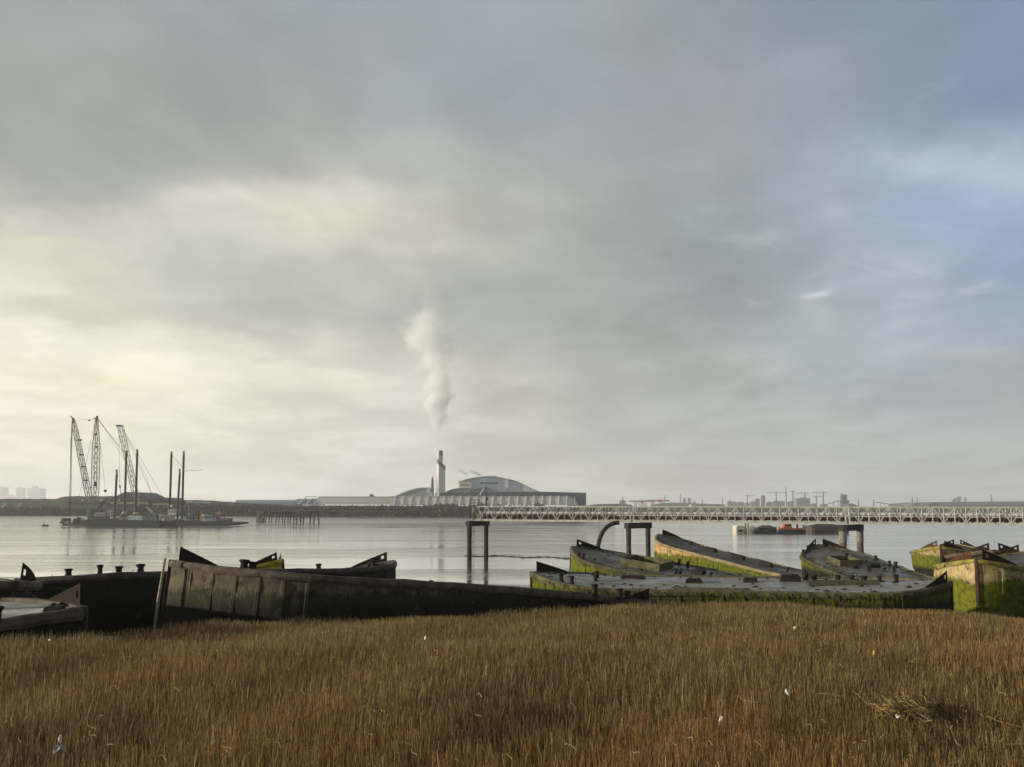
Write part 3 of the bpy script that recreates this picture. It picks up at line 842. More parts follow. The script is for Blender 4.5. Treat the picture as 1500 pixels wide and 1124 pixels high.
m_pile_k = mat('wet_black_steel', (0.035, 0.028, 0.024), (0.018, 0.016, 0.014), 0.7, 1.2, 0.3)
m_pile_p = mat('pinkish_steel', (0.26, 0.19, 0.16), (0.12, 0.085, 0.075), 0.75, 1.2, 0.3, stretch=(1, 1, 0.5))
def pier(pxa, pxb, Ya, Yb, ztop, r, label, caps=False, ladder=False, mp=None):
    m_pile = mp or globals()['m_pile']
    a = at(pxa, 800, Ya); b_ = at(pxb, 800, Yb)
    root = empty('bridge_pier', (a.x, a.y, 0), (0, 0, 0), label, 'pier', 'steel piers under the pipe bridge')
    c0 = Vector((a.x, a.y, 0))
    for p in (a, b_):
        mb = MB(); mb.tube([(p.x, p.y, -2.5), (p.x, p.y, 2.2), (p.x, p.y, 2.25), (p.x, p.y, ztop - 0.1)], [r * 1.04, r * 1.04, r, r], 14)
        lg = mb.build('leg', m_pile, root, off=c0)
        mb = MB(); mb.tube([(p.x, p.y, ztop - 2.4), (p.x, p.y, ztop - 0.02)], r * 1.08, 14)
        mb.build('sleeve', mat('pier_sleeve', (0.32, 0.29, 0.24), (0.19, 0.17, 0.14), 0.7, 2) if caps else m_pile, lg, off=c0)
    dd = (b_ - a).normalized()
    mb = MB(); m_ = (a + b_) / 2; ln = (b_ - a).length
    mb.box((m_.x, m_.y, ztop - 0.42), (ln + 1.0, 0.8, 0.84), math.atan2(dd.y, dd.x)); mb.build('crossbeam', m_beam, root, bevel=0.03, off=c0)
    if ladder:
        mb = MB()
        q = Vector((a.x + 0.62, a.y - 0.2, 0))
        for o_ in (-0.16, 0.16): mb.bar((q.x + o_, q.y, -0.3), (q.x + o_, q.y, ztop + 1.2), 0.035)
        z = 0.2
        while z < ztop + 1: mb.bar((q.x - .16, q.y, z), (q.x + .16, q.y, z), 0.022); z += 0.35
        for z in (0.9, 2.9, 4.6): mb.bar((a.x, a.y, z), (q.x + .3, q.y, z), 0.05)
        mb.build('ladder', m_beam, root, off=c0)
    return root
pier(687.5, 712, 118.2, 121.5, 6.25, 0.36, 'dark pair of legs with a ladder under the left end of the bridge', ladder=True, mp=m_pile_k)
pier(921, 949.5, 108.3, 111.5, 6.1, 0.36, 'middle pair of legs rising behind the barge with the open hatch')
pier(1235, 1260, 99.5, 103.0, 5.98, 0.44, 'right pair of legs with pale sleeves and pinkish lower columns', caps=True, mp=m_pile_p)

# things on the left end of the bridge
c0 = at(695, 742, 120)
root = empty('access_platform', c0, (0, 0, 0), 'small railed platform on the left end of the bridge', 'platform')
mb = MB()
x0, x1 = at(689, 742, 119).x, at(701.5, 742, 119).x
for x in (x0, (x0 + x1) / 2, x1):
    for y in (118.6, 120.4):
        mb.bar((x, y, 6.4), (x, y, 9.65), 0.045)
for z in (9.62, 9.1):
    for y in (118.6, 120.4): mb.bar((x0, y, z), (x1, y, z), 0.045)
    for x in (x0, x1): mb.bar((x, 118.6, z), (x, 120.4, z), 0.045)
mb.build('railing', m_walk, root, off=c0)
mb = MB(); mb.box(((x0 + x1) / 2, 119.5, 8.62), (x1 - x0 + 0.3, 2.0, 0.10)); mb.build('floor', m_walk, root, off=c0)
p = at(711.8, 742, 119.5)
root = empty('davit_lamp', p, (0, 0, 0), 'grey post with a slanted white arm on the left end of the bridge', 'lamp post')
mb = MB(); mb.bar((p.x, p.y, 8.5), (p.x, p.y, at(712, 711, 119.5).z), 0.09, 0.05, n=8); mb.build('post', m_beam, root, off=p)
mb = MB(); mb.bar(at(708.6, 716, 119.5), at(703, 725.5, 119.5), 0.10, 0.10, n=6); mb.bar(at(708.6, 716, 119.5), at(712, 714, 119.5), 0.04)
mb.build('lamp_arm', m_pipe_w, root, off=p)
mb = MB(); mb.box((p.x + 0.12, p.y - 0.12, at(712, 731, 119.5).z), (0.34, 0.3, 0.5)); mb.build('junction_box', m_beam, root, off=p, bevel=0.03)
p = bp_(1.2, 0.45, 1.0)
root = empty('valve_assembly', p, (0, 0, 0), 'red valve frame inside the left end of the bridge', 'valve')
mb = MB(); mb.bar(bp_(0.7, 0.45, 0.2), bp_(0.7, 0.45, 1.9), 0.09); mb.bar(bp_(1.7, 0.45, 0.2), bp_(1.7, 0.45, 1.9), 0.09); mb.bar(bp_(0.7, 0.45, 1.85), bp_(1.7, 0.45, 1.85), 0.09)
mb.bar(bp_(0.7, 0.45, 1.0), bp_(1.7, 0.45, 1.3), 0.07)
mb.build('frame', m_red, root, off=p)
mb = MB(); mb.bar(bp_(1.2, 0.7, 1.3), bp_(1.2, 0.0, 1.3), 0.27, n=14); mb.build('flange', m_pipe_w, root, off=p)

# arched outfall hose beside the middle pier
mb = MB()
hp = [(907, 765.5), (897, 767), (889, 772), (883, 779), (879, 788), (876.5, 798), (875, 812)]
pts = [at(a, b_, 107.0) for a, b_ in hp]
dense = []
for i in range(len(pts) - 1):
    for k in range(4): dense.append(pts[i].lerp(pts[i + 1], k / 4))
dense.append(pts[-1])
mb.tube(dense, 0.31, 12)
tag(mb.build('arched_hose', m_beam, smooth=True), 'thick dark hose arching from the bridge down behind the hatch barge', 'hose')
mb = MB(); mb.bar(at(877.5, 768, 106.6), at(877.5, 800, 106.6), 0.03, n=6)
tag(mb.build('marker_rod', m_beam), 'thin upright rod left of the arched hose', 'rod')

# floating boom on the water
mb = MB(); pts = []
for i in range(70):
    px = 681 + i * 4.0
    py = 814.0 + (px - 681) * 0.018 + 0.7 * math.sin(i * 0.37) + (0.5 if i > 20 else 0)
    Y = EYE * FPX / (py - HORIZON)
    q = at(px, py, Y); q.z = 0.04 + 0.05 * math.sin(i * 1.9); pts.append(q)
mb.tube(pts, [0.13 * (0.75 + 0.45 * rnd.random()) for _ in pts], 7)
tag(mb.build('floating_boom', m_pile, smooth=True), 'long dark floating boom curving over the water from the left pier', 'floating boom')

# ------------------------------------------------------------------ moored tow in mid river
m_white = mat('white_paint', (0.80, 0.77, 0.62), (0.62, 0.58, 0.45), 0.5, 0.5)
m_cream = mat('cream_paint', (0.72, 0.62, 0.36), (0.55, 0.46, 0.26), 0.6, 0.5)
m_navy = mat('navy_hull', (0.03, 0.035, 0.06), (0.02, 0.022, 0.03), 0.5, 0.5)
m_orange = mat('orange_paint', (0.58, 0.15, 0.05), (0.42, 0.08, 0.03), 0.5, 0.4)
m_window = mat('dark_glass', (0.02, 0.025, 0.03), (0.03, 0.035, 0.04), 0.15, 1, spec=0.7)
m_lighter = mat('lighter_steel', (0.09, 0.085, 0.095), (0.12, 0.09, 0.075), 0.7, 0.4)
m_cargo = mat('earth_cargo', (0.11, 0.10, 0.06), (0.06, 0.055, 0.035), 0.95, 0.5, 0.5)
YT = 262.0
def boat_hull(L, Wd, D0, bowl, zt=1.6, name='hull', m=None, parent=None, flare=0.85, both=True, rise=0.6):
    vs = []; fs = []; n = 16
    for i in range(n + 1):
        x = L * i / n
        e = min(x, L - x) if both else x
        t = min(e / bowl, 1)
        hwid = Wd / 2 * (0.08 + 0.92 * math.sin(t * PI / 2) ** 0.7)
        zz = zt + rise * (1 - t) ** 2
        vs += [(x, -hwid, zz), (x, -hwid * flare, -D0), (x, hwid * flare, -D0), (x, hwid, zz)]
        if i:
            for j in range(4):
                a = (i - 1) * 4 + j; b2 = (i - 1) * 4 + (j + 1) % 4
                fs.append((a, b2, b2 + 4, a + 4))
    fs += [(3, 2, 1, 0), tuple(n * 4 + k for k in range(4))]
    mb = MB(); mb.add(vs, fs)
    return mb.build(name, m, parent)
def lighter(px0, px1, Y, cargo, label, m=m_lighter, h=1.5, ch=1.6):
    a = at(px0, 780, Y); b_ = at(px1, 780, Y)
    root = empty('lighter_barge', (a.x, Y, 0), (0, 0, 0), label, 'barge', 'lighters moored in mid river')
    L = b_.x - a.x
    boat_hull(L, 7, 0.8, 3.0, h, m=m, parent=root)
    vs = []; fs = []; nx, ny = 20, 7
    for i in range(nx + 1):
        for j in range(ny + 1):
            u, v = i / nx, j / ny
            z = h - 0.1 + ch * (math.sin(u * PI) * math.sin(v * PI)) ** 0.6 * (0.75 + 0.35 * mnoise.noise(Vector((u * 6, v * 3, px0))))
            vs.append((1.5 + (L - 3) * u, -2.7 + 5.4 * v, z))
    for i in range(nx):
        for j in range(ny):
            q = i * (ny + 1) + j; fs.append((q, q + ny + 1, q + ny + 2, q + 1))
    mb = MB(); mb.add(vs, fs); mb.build('cargo_heap', cargo, root)
    mb = MB(); mb.box((L / 2, -3.45, h + 0.1), (L * 0.8, 0.15, 0.4)); mb.build('coaming', m, root)
    return root
lighter(1103, 1142, YT + 1, m_cargo, 'dark lighter heaped with earth left of the red tug')
lighter(1176, 1243, YT, mat('grey_cargo', (0.09, 0.09, 0.07), (0.06, 0.06, 0.05), 0.95, 0.5, 0.4), 'long dark lighter between the red tug and the right bridge legs', h=2.2, ch=1.4)
a = at(1137, 780, YT - 6)
tug = empty('tug_boat', (a.x, YT - 6, 0), (0, 0, 0), 'small red and orange tug with dark blue hull among the moored lighters', 'tug')
boat_hull(10.2, 3.8, 0.6, 3.2, 1.2, m=m_navy, parent=tug, rise=1.0)
mb = MB(); mb.box((5.1, 0, 1.45), (8.6, 3.3, 0.6)); mb.build('bulwark', m_orange, tug, bevel=0.1)
mb = MB(); mb.prism([(2.2, 1.7), (5.2, 1.7), (4.9, 3.2), (2.7, 3.2)], 2.2, -1.1); wh = mb.build('wheelhouse', m_orange, tug, bevel=0.08)
mb = MB(); mb.box((3.8, -1.15, 2.7), (1.8, 0.08, 0.5)); mb.build('window', m_window, wh)
mb = MB(); mb.bar((4.2, 0, 3.1), (4.2, 0, 4.5), 0.1); mb.build('mast', m_white, tug)
mb = MB(); mb.box((0.7, -0.4, 1.7), (1.0, 1.0, 0.9)); mb.build('winch', m_cream, tug, bevel=0.1)
mb = MB(); mb.bar((7.3, 0, 1.7), (7.3, 0, 3.1), 0.35, n=10); mb.build('funnel', m_red, tug)
a = at(1075, 780, YT - 4)
wb = empty('work_barge', (a.x, YT - 4, 0), (0, 0, 0), 'white catamaran work barge moored at the left end of the tow', 'work barge')
for k, (x0, x1) in enumerate(((0.2, 2.9), (4.6, 6.7))):
    mb = MB(); mb.prism([(x0, -0.5), (x1, -0.5), (x1, 2.1), (x1 - 0.3, 2.6), (x0 + 0.5, 2.6), (x0, 2.0)], 4.5, -2.2); cb = mb.build('cabin', m_white, wb, bevel=0.08)
    mb = MB(); mb.box(((x0 + x1) / 2, -2.24, 0.75), ((x1 - x0) * 0.6, 0.1, 0.9)); mb.build('opening', m_cargo, cb)
mb = MB(); mb.box((3.7, 0.4, 0.3), (2.2, 4.0, 1.2)); mb.build('deck', m_white, wb)
for x, m_ in ((3.25, m_cream), (4.15, m_cream)):
    mb = MB(); mb.bar((x, -1.9, -0.8), (x, -1.9, 3.3), 0.24, n=10); sp_ = mb.build('spud_leg', m_, wb)
    mb = MB(); mb.bar((x + 0.25, -1.9, 2.0), (x + 0.25, -1.9, 3.8), 0.2, n=6); mb.build('spud_guide', m_navy, sp_)
a = at(1100, 781, YT - 8)
rt = empty('workboat', (a.x, YT - 8, 0), (0, 0, 0), 'low dark workboat at the right of the white work barge', 'boat')
boat_hull(6.2, 2.4, 0.4, 2, 0.7, m=m_navy, parent=rt)
mb = MB(); mb.prism([(0.6, 0.7), (2.6, 0.7), (2.2, 1.7), (0.9, 1.7)], 1.4, -0.7); mb.build('cabin', m_lighter, rt, bevel=0.05)

# ------------------------------------------------------------------ far bank: hills, scrub, sheds
m_hill = mat('grass_hill', (0.082, 0.088, 0.062), (0.056, 0.064, 0.046), 0.95, 0.05, 0.3, stretch=(1, 1, 2.5), detail=8)
m_scrub = mat('scrub_leaf', (0.185, 0.19, 0.15), (0.155, 0.16, 0.125), 0.9, 0.3)
def hill(name, outline, Y, depth, m=m_hill, kind='structure', foot=None):
    """ridge whose crest follows the photo outline (px, py) at distance Y; slopes to the ground on both sides"""
    pxs = np.arange(outline[0][0], outline[-1][0] + 0.1, 6.0)
    pys = interp(pxs, outline)
    prof = [(-0.55, 0.0), (-0.45, 0.22), (-0.32, 0.50), (-0.2, 0.78), (-0.1, 0.94), (0, 1.0), (0.2, 0.95), (0.5, 0.0)]
    vs = []; fs = []
    for i, (px, py) in enumerate(zip(pxs, pys)):
        top = at(px, py, Y)
        for k, (dy, hh) in enumerate(prof):
            yy = Y + dy * depth
            x = top.x * (yy / Y if dy < 0 else 1)
            z = 3.2 + (top.z - 3.2) * hh + (1.1 * mnoise.noise(Vector((x * 0.045, yy * 0.06, 3))) if 0 < hh < 1 else 0.15 * math.sin(px * 1.3))
            vs.append((x, yy, z))
        if i:
            for k in range(len(prof) - 1):
                a = (i - 1) * len(prof) + k
                fs.append((a, a + len(prof), a + len(prof) + 1, a + 1))
    mb = MB(); mb.add(vs, fs)
    o = mb.build(name, m, smooth=True)
    return tag(o, kind=kind)
hill('hill', [(-260, 732), (0, 731), (82, 731), (96, 727), (110, 727), (150, 727), (165, 727), (185, 727.5), (235, 732), (300, 733), (360, 737), (420, 740), (560, 741), (700, 742), (760, 744), (860, 746)], 600, 130)
hill('hill', [(860, 741), (905, 740), (940, 742), (1100, 743), (1240, 744), (1300, 743), (1400, 741), (1800, 740)], 1900, 500)

def scrub(name, spec, m=m_scrub, seed=1):
    """spec: (px0, px1, Y, dY, top_py or fn, n, size); many leaf clumps"""
    rg = np.random.default_rng(seed)
    V = []; n0 = 0
    for (px0, px1, Y, dY, tops, n, size) in spec:
        px = rg.uniform(px0, px1, n)
        Yy = Y + rg.uniform(-dY, dY, n)
        topy = interp(px, tops) if isinstance(tops, list) else np.full(n, tops)
        # lumpy crowns
        lump = 0.5 + 0.5 * np.sin(px * 0.9 + 2 * np.sin(px * 0.23)) * np.sin(px * 0.37 + 1.7)
        ztop = EYE + (HORIZON - topy) * Y / FPX
        zb = 3.6
        z = zb + (ztop - zb) * (1 - rg.random(n) ** 1.6) * (0.80 + 0.20 * lump)
        x = (px - 750) / FPX * Yy
        c = np.stack([x, Yy, z], -1)
        for rep in range(1):
            a = rg.normal(size=(n, 3)); a /= np.linalg.norm(a, axis=1, keepdims=True)
            b_ = np.cross(a, rg.normal(size=(n, 3))); b_ /= np.linalg.norm(b_, axis=1, keepdims=True)
            s1 = (size * rg.uniform(0.6, 1.4, n))[:, None]
            V.append(np.stack([c - a * s1, c + b_ * s1 * 0.8, c + a * s1, c - b_ * s1 * 0.8], 1))
    V = np.concatenate(V).reshape(-1, 3)
    nf = len(V) // 4
    me = bpy.data.meshes.new(name)
    me.vertices.add(len(V)); me.vertices.foreach_set('co', V.astype(np.float32).ravel())
    me.loops.add(nf * 4); me.loops.foreach_set('vertex_index', np.arange(nf * 4, dtype=np.int32))
    me.polygons.add(nf); me.polygons.foreach_set('loop_start', (np.arange(nf) * 4).astype(np.int32))
    me.update(calc_edges=True); me.materials.append(m)
    o = bpy.data.objects.new(name, me); COL.objects.link(o)
    return tag(o, 'dark scrub and bushes growing along the far river bank', 'scrub', kind='stuff')
scrub('scrub', [(-120, 240, 505, 14, [(-120, 744), (60, 742), (130, 744), (240, 743)], 22000, 0.5),
                (230, 450, 505, 14, [(230, 740), (300, 739), (370, 738), (450, 742)], 22000, 0.5),
                (440, 900, 520, 14, [(440, 741), (540, 740), (620, 740), (640, 738), (660, 737), (675, 740), (700, 741), (800, 742), (900, 744)], 36000, 0.5),
                (690, 880, 545, 8, [(690, 740), (706, 736), (712, 736), (720, 741), (731, 738), (740, 741), (780, 740), (785, 736), (792, 737), (800, 742), (880, 742)], 3000, 0.8),
                (860, 1560, 1120, 40, [(860, 742), (1000, 744), (1200, 745), (1560, 744)], 12000, 1.9)])

m_pile_sand = mat('sand_heap', (0.26, 0.25, 0.21), (0.18, 0.17, 0.14), 0.95, 0.2, 0.3)
def heap(px, py, w_, Y, label, m=m_pile_sand):
    top = at(px, py, Y); hgt = top.z - 3.6; r_ = w_ * Y / FPX / 2
    vs = [(0, 0, hgt)]; fs = []
    n = 24
    for q, (rr, zz) in enumerate(((0.12, 0.93), (0.45, 0.60), (0.8, 0.22), (1.0, 0.0))):
        for i in range(n):
            a_ = 2 * PI * i / n; k = r_ * rr * (1 + 0.15 * mnoise.noise(Vector((math.cos(a_) * 2, math.sin(a_) * 2, px + q * .3))))
            vs.append((k * math.cos(a_) * 1.0, k * math.sin(a_) * 0.8, hgt * zz))
    for i in range(n): fs.append((0, 1 + i, 1 + (i + 1) % n))
    for q in range(3):
        for i in range(n):
            a_ = 1 + q * n + i; b2 = 1 + q * n + (i + 1) % n
            fs.append((a_, a_ + n, b2 + n, b2))
    mb = MB(); mb.add(vs, fs); o = mb.build('gravel_heap', m, smooth=True); o.location = (top.x, Y, 3.6)
    return tag(o, label, 'gravel heap', 'gravel heaps on the far bank')
heap(11, 735, 40, 535, 'larger pale gravel heap on the far bank at the left edge')
heap(33, 735.5, 36, 540, 'lower pale gravel heap just right of the larger one')
heap(62, 740, 40, 532, 'flat grey gravel heap furthest right of the three on the far bank', mat('grey_heap', (0.13, 0.13, 0.11), (0.09, 0.09, 0.08), 0.95, 0.2))

m_shed = mat('grey_shed', (0.17, 0.18, 0.19), (0.14, 0.15, 0.155), 0.6, 0.1)
m_shed_d = mat('dark_shed', (0.085, 0.085, 0.085), (0.065, 0.065, 0.065), 0.7, 0.1)
m_band = mat('cream_band', (0.42, 0.38, 0.26), (0.34, 0.31, 0.22), 0.7, 0.2)
m_roofd = mat('shed_roof', (0.075, 0.078, 0.08), (0.06, 0.062, 0.064), 0.6, 0.1)
def prism_px(name, poly, Y, depth, m, parent=None, origin=None, bev=0):
    pts = [at(px, py, Y) for px, py in poly]
    o0 = origin if origin is not None else Vector((0, 0, 0))
    mb = MB(); mb.prism([(p.x, p.z) for p in pts], depth, Y)
    return mb.build(name, m, parent, off=o0, bevel=bev)
def shed(px0, px1, pyr, pye, pyb, Y, depth, label, wall=m_shed_d, roof=m_roofd, band=None, name='storage_shed', flat=0.0, cat='shed', group=None):
    """long shed with a pitched roof whose outline is seen end-on"""
    o0 = at((px0 + px1) / 2, 750, Y); o0.z = 3.0
    root = empty(name, o0, (0, 0, 0), label, cat, group)
    w_ = px1 - px0
    f0, f1 = (0.5 - flat / 2), (0.5 + flat / 2)
    prism_px('wall', [(px0, pyb), (px1, pyb), (px1, pye), (px0, pye)], Y, depth, wall, root, o0)
    prism_px('roof', [(px0 - 1, pye), (px1 + 1, pye), (px0 + w_ * f1, pyr), (px0 + w_ * f0, pyr)], Y - 0.6, depth + 1.2, roof, root, o0)
    if band:
        prism_px('sign_band', [(px0 + 2, pye + 6.5), (px1 - 2, pye + 6.5), (px1 - 2, pye + 3.6), (px0 + 2, pye + 3.6)], Y - 0.3, 0.25, band, root, o0)
    n = max(2, int(w_ / 9))
    for k in range(n):
        a_ = px0 + w_ * (k + 0.25) / n; b2 = px0 + w_ * (k + 0.75) / n
        prism_px('bay_door', [(a_, pyb), (b2, pyb), (b2, pye + 8), (a_, pye + 8)], Y - 0.15, 0.14, m_window, root, o0)
    return root
shed(160, 219, 721, 732, 756, 512, 30, 'big dark peaked shed with a pale band behind the tall crane legs', band=m_band, flat=0.25)
shed(222, 250, 729, 734, 756, 510, 24, 'smaller dark shed with a pale band to the right of the big one', band=m_band, flat=0.4)
shed(100, 158, 735, 738, 754, 514, 26, 'low grey shed left of the crane with small white lamps', wall=m_shed, flat=0.8)
for i, (px, py) in enumerate(((121, 733), (148.5, 733), (174.5, 733))):
    q = at(px, py, 508)
    root = empty('floodlight_pole', (q.x, q.y, 4), (0, 0, 0), ('leftmost', 'middle', 'rightmost')[i] + ' of three white floodlights glowing before the far dark sheds', 'floodlight', 'floodlights before the sheds')
    mb = MB(); mb.bar((q.x, q.y, 4), (q.x, q.y, q.z), 0.12); mb.build('pole', m_beam, root, off=Vector((q.x, q.y, 4)))
    mb = MB(); mb.box((q.x, q.y - 0.2, q.z), (1.1, 0.5, 0.9)); mb.build('lamp_head', m_pipe_w, root, off=Vector((q.x, q.y, 4)), bevel=0.1)
shed(275, 297, 735.5, 737.5, 745, 530, 12, 'pale flat roofed shed on the bank behind the second platform', wall=m_shed, roof=m_pipe_w, flat=0.9)
shed(291, 314, 741, 742.5, 750, 500, 10, 'tan flat roofed hut low on the bank behind the second platform', wall=m_shed_d, roof=m_band, flat=0.9)

# old timber jetty
c0 = at(425, 760, 428); c0.z = 0
jt = empty('timber_jetty', c0, (0, 0, 0), 'old dark piled jetty on the far mudflat, left of the works', 'jetty')
m_timb = mat('jetty_timber', (0.055, 0.052, 0.045), (0.03, 0.028, 0.025), 0.9, 0.5)
YJ = 428
q0, q1, q2 = at(385, 750, YJ), at(427, 748, YJ), at(469, 748.5, YJ)
mb = MB(); mb.box(((q1.x + q2.x) / 2, YJ + 3, q1.z), (q2.x - q1.x, 7, 0.9)); mb.build('deck', mat('jetty_deck', (0.20, 0.19, 0.17), (0.13, 0.125, 0.11), 0.9, 0.4), jt, off=c0)
mb = MB(); mb.box(((q0.x + q1.x) / 2, YJ + 4, q0.z - 0.6), (q1.x - q0.x, 4, 0.6)); mb.build('walkway', m_timb, jt, off=c0)
rj = random.Random(5)
px = 384.0
while px < 470:
    q = at(px, 750, YJ)
    big = px > 432
    mb = MB(); k = rj.uniform(-0.4, 0.4)
    mb.bar((q.x, YJ + rj.uniform(0, 5), -1), (q.x + k * 0.3, YJ + rj.uniform(0, 5), (q1.z if px > 424 else q0.z) + rj.uniform(-.5, .6)), 0.42 if big else 0.3, n=6)
    mb.build('pile', m_timb, jt, off=c0)
    px += rj.uniform(5.5, 7.5) if big else rj.uniform(3.0, 5.5)
mb = MB(); mb.bar(at(427, 753, YJ - .5), at(468, 762, YJ - .5), 0.2); mb.bar(at(468, 753, YJ - .5), at(430, 762, YJ - .5), 0.2); mb.build('bracing', m_timb, jt, off=c0)
q = at(379, 748, YJ)
tw = empty('mooring_dolphin', (q.x, YJ, 0), (0, 0, 0), 'stubby pale concrete dolphin at the left end of the old jetty', 'dolphin')
mb = MB(); mb.prism([(-1.0, -1), (1.0, -1), (0.8, q.z), (-0.8, q.z)], 2.0, -1); mb.build('column', mat('dolphin_concrete', (0.22, 0.20, 0.15), (0.14, 0.13, 0.10), 0.9, 0.6), tw)
mb = MB(); mb.box((0, 0, q.z + 0.3), (2.6, 2.6, 0.5)); mb.build('cap', m_timb, tw)
mb = MB(); mb.bar((1.2, 0, 0), (3.2, 0, 3.6), 0.4); mb.bar((3.2, 0, 0), (1.0, 0, 4.2), 0.4); mb.build('raker', m_timb, tw)

# ------------------------------------------------------------------ the works across the river
YP = 880
m_arc = mat('arcade_panel', (0.62, 0.62, 0.60), (0.54, 0.55, 0.54), 0.45, 0.05)
m_arcroof = mat('arcade_roof', (0.42, 0.41, 0.36), (0.36, 0.35, 0.31), 0.5, 0.05)
m_rib = mat('white_rib', (0.80, 0.80, 0.78), (0.72, 0.72, 0.70), 0.5, 0.2)
m_metal = mat('silver_cladding', (0.78, 0.84, 0.90), (0.68, 0.74, 0.80), 0.4, 0.04, stretch=(6, 1, 1))
m_metal_d = mat('dark_blue_cladding', (0.060, 0.075, 0.090), (0.045, 0.058, 0.070), 0.5, 0.04)
m_roofc = mat('curved_roof', (0.38, 0.39, 0.38), (0.31, 0.32, 0.32), 0.45, 0.05)
m_blue = mat('blue_roof', (0.24, 0.34, 0.40), (0.19, 0.28, 0.34), 0.45, 0.05)
m_chim = mat('white_cladding', (0.74, 0.75, 0.74), (0.66, 0.67, 0.67), 0.5, 0.05)
m_chimd = mat('grey_band', (0.13, 0.13, 0.13), (0.11, 0.11, 0.11), 0.6, 0.1)
m_ctop = mat('brown_flue', (0.16, 0.12, 0.10), (0.12, 0.09, 0.08), 0.7, 0.1)
def vault(px0, px1, pyt, pyb, Y, label, nrib, ribs=True, end_round=True, name='vaulted_hall', mroof=m_arcroof, mpan=m_arc, ribslant=0.0):
    """long hall with a quarter-round front: the roof curves down toward the river"""
    o0 = at((px0 + px1) / 2, 750, Y); o0.z = 3
    root = empty(name, o0, (0, 0, 0), label, 'building')
    a, b_ = at(px0, pyt, Y), at(px1, pyt, Y)
    zb = at(px0, pyb, Y).z; H = a.z - zb; H_ = H
    prof = [(0.0, 0.0), (0.01, 0.35), (0.05, 0.58), (0.16, 0.76), (0.36, 0.91), (0.62, 0.98), (1.0, 1.0)]
    def ring(x, k=1.0):
        return [(x, Y - 12 * k * (1 - u), zb + H_ * v * k) for u, v in prof]
    def strip(p0, p1):
        vs = []; fs = []
        nn = 30
        for i in range(nn + 1):
            x = a.x + (b_.x - a.x) * i / nn
            e = (b_.x - x) / 14.0
            k = 1.0
            if end_round and e < 1: k = 0.2 + 0.8 * math.sqrt(max(0.0, 1 - (1 - e) ** 2))
            r_ = ring(x, k)[p0:p1]
            vs += r_
            m_ = len(r_)
            if i:
                for j in range(m_ - 1):
                    q = (i - 1) * m_ + j; fs.append((q, q + m_, q + m_ + 1, q + 1))
        mb = MB(); mb.add(vs, fs); return mb
    strip(0, 4).build('glazed_wall', mpan, root, smooth=True, off=o0)
    strip(3, 7).build('roof', mroof, root, smooth=True, off=o0)
    mb = MB(); mb.box(((a.x + b_.x) / 2, Y + 15, (zb + a.z) / 2 - 0.3), (b_.x - a.x - 6, 30, H - 0.6)); mb.build('rear_hall', m_shed, root, off=o0)
    for k in range(nrib if ribs else 0):
        x = a.x + (b_.x - a.x) * (k + 0.5) / nrib
        e = (b_.x - x) / 14.0; kk = 1.0
        if end_round and e < 1: kk = 0.2 + 0.8 * math.sqrt(max(0.0, 1 - (1 - e) ** 2))
        r_ = ring(x, kk)
        mb = MB(); mb.tube([(p[0] + ribslant * (p[2] - zb), p[1] - 0.5, p[2] + 0.25) for p in r_], 0.42, 6); mb.build('arch_rib', m_rib, root, off=o0)
    return root
vault(574, 846, 727.0, 740, 800, 'long vaulted hall with white arch ribs in front of the chimney', 23, ribslant=0.12)
vault(469, 574, 727.5, 739, 806, 'plain long hall with curved grey roof left of the ribbed one', 0, ribs=False, end_round=False, mpan=mat('plain_panel', (0.64, 0.61, 0.57), (0.56, 0.53, 0.50), 0.5, 0.03))
vault(437, 470, 731, 739.5, 806, 'short dark hall with three slanting white ribs', 3, end_round=False, ribslant=0.75, mroof=m_blue, mpan=mat('bluegrey_panel', (0.26, 0.29, 0.31), (0.21, 0.24, 0.26), 0.5, 0.03))
vault(350, 436, 732.5, 741, 812, 'low blue grey hall at the left end of the works', 0, ribs=False, end_round=False, mroof=m_blue, mpan=mat('bluegrey_wall', (0.27, 0.31, 0.34), (0.23, 0.27, 0.30), 0.5, 0.03))
c0 = at(455, 727, 812)
fr = empty('roof_gantry', c0, (0, 0, 0), 'open dark frame standing on the short ribbed hall', 'gantry')
mb = MB(); mb.bar(at(447, 731, 812), at(448, 727.5, 812), 0.3); mb.bar(at(448, 727.5, 812), at(462, 727.5, 812), 0.35); mb.bar(at(462, 727.5, 812), at(464, 731, 812), 0.3)
mb.build('frame', m_beam, fr, off=c0)
# dark blue low block with its high right end
o0 = at(750, 745, 830); o0.z = 3
r0 = empty('blue_block', o0, (0, 0, 0), 'long dark blue low block behind the ribbed hall, deep at its right end', 'building')
prism_px('upper_wall', [(645, 727.5), (838, 728.5), (858.5, 729), (858.5, 722), (790, 720.3), (645, 722)], 824, 40, m_metal_d, r0, o0)
prism_px('end_wall', [(836, 741), (858.5, 741), (858.5, 728.95), (836, 728.45)], 824, 40, m_metal_d, r0, o0)
prism_px('door', [(843, 741), (846, 741), (846, 732), (843, 732)], 823.8, 0.19, m_shed, r0, o0)
def curved(name, label, top, base_y, Y, depth, wall, roofm, rt=1.1, extra=None):
    o0 = at((top[0][0] + top[-1][0]) / 2, base_y, Y)
    root = empty(name, o0, (0, 0, 0), label, 'building')
    prism_px('wall', [(top[0][0], base_y)] + [(a, b_ + rt * 0.6) for a, b_ in top] + [(top[-1][0], base_y)], Y, depth, wall, root, o0)
    up = [(a, b_) for a, b_ in top]; dn = [(a, b_ + rt) for a, b_ in reversed(top)]
    prism_px('roof', up + dn, Y - 1.5, depth + 3, roofm, root, o0)
    return root, o0
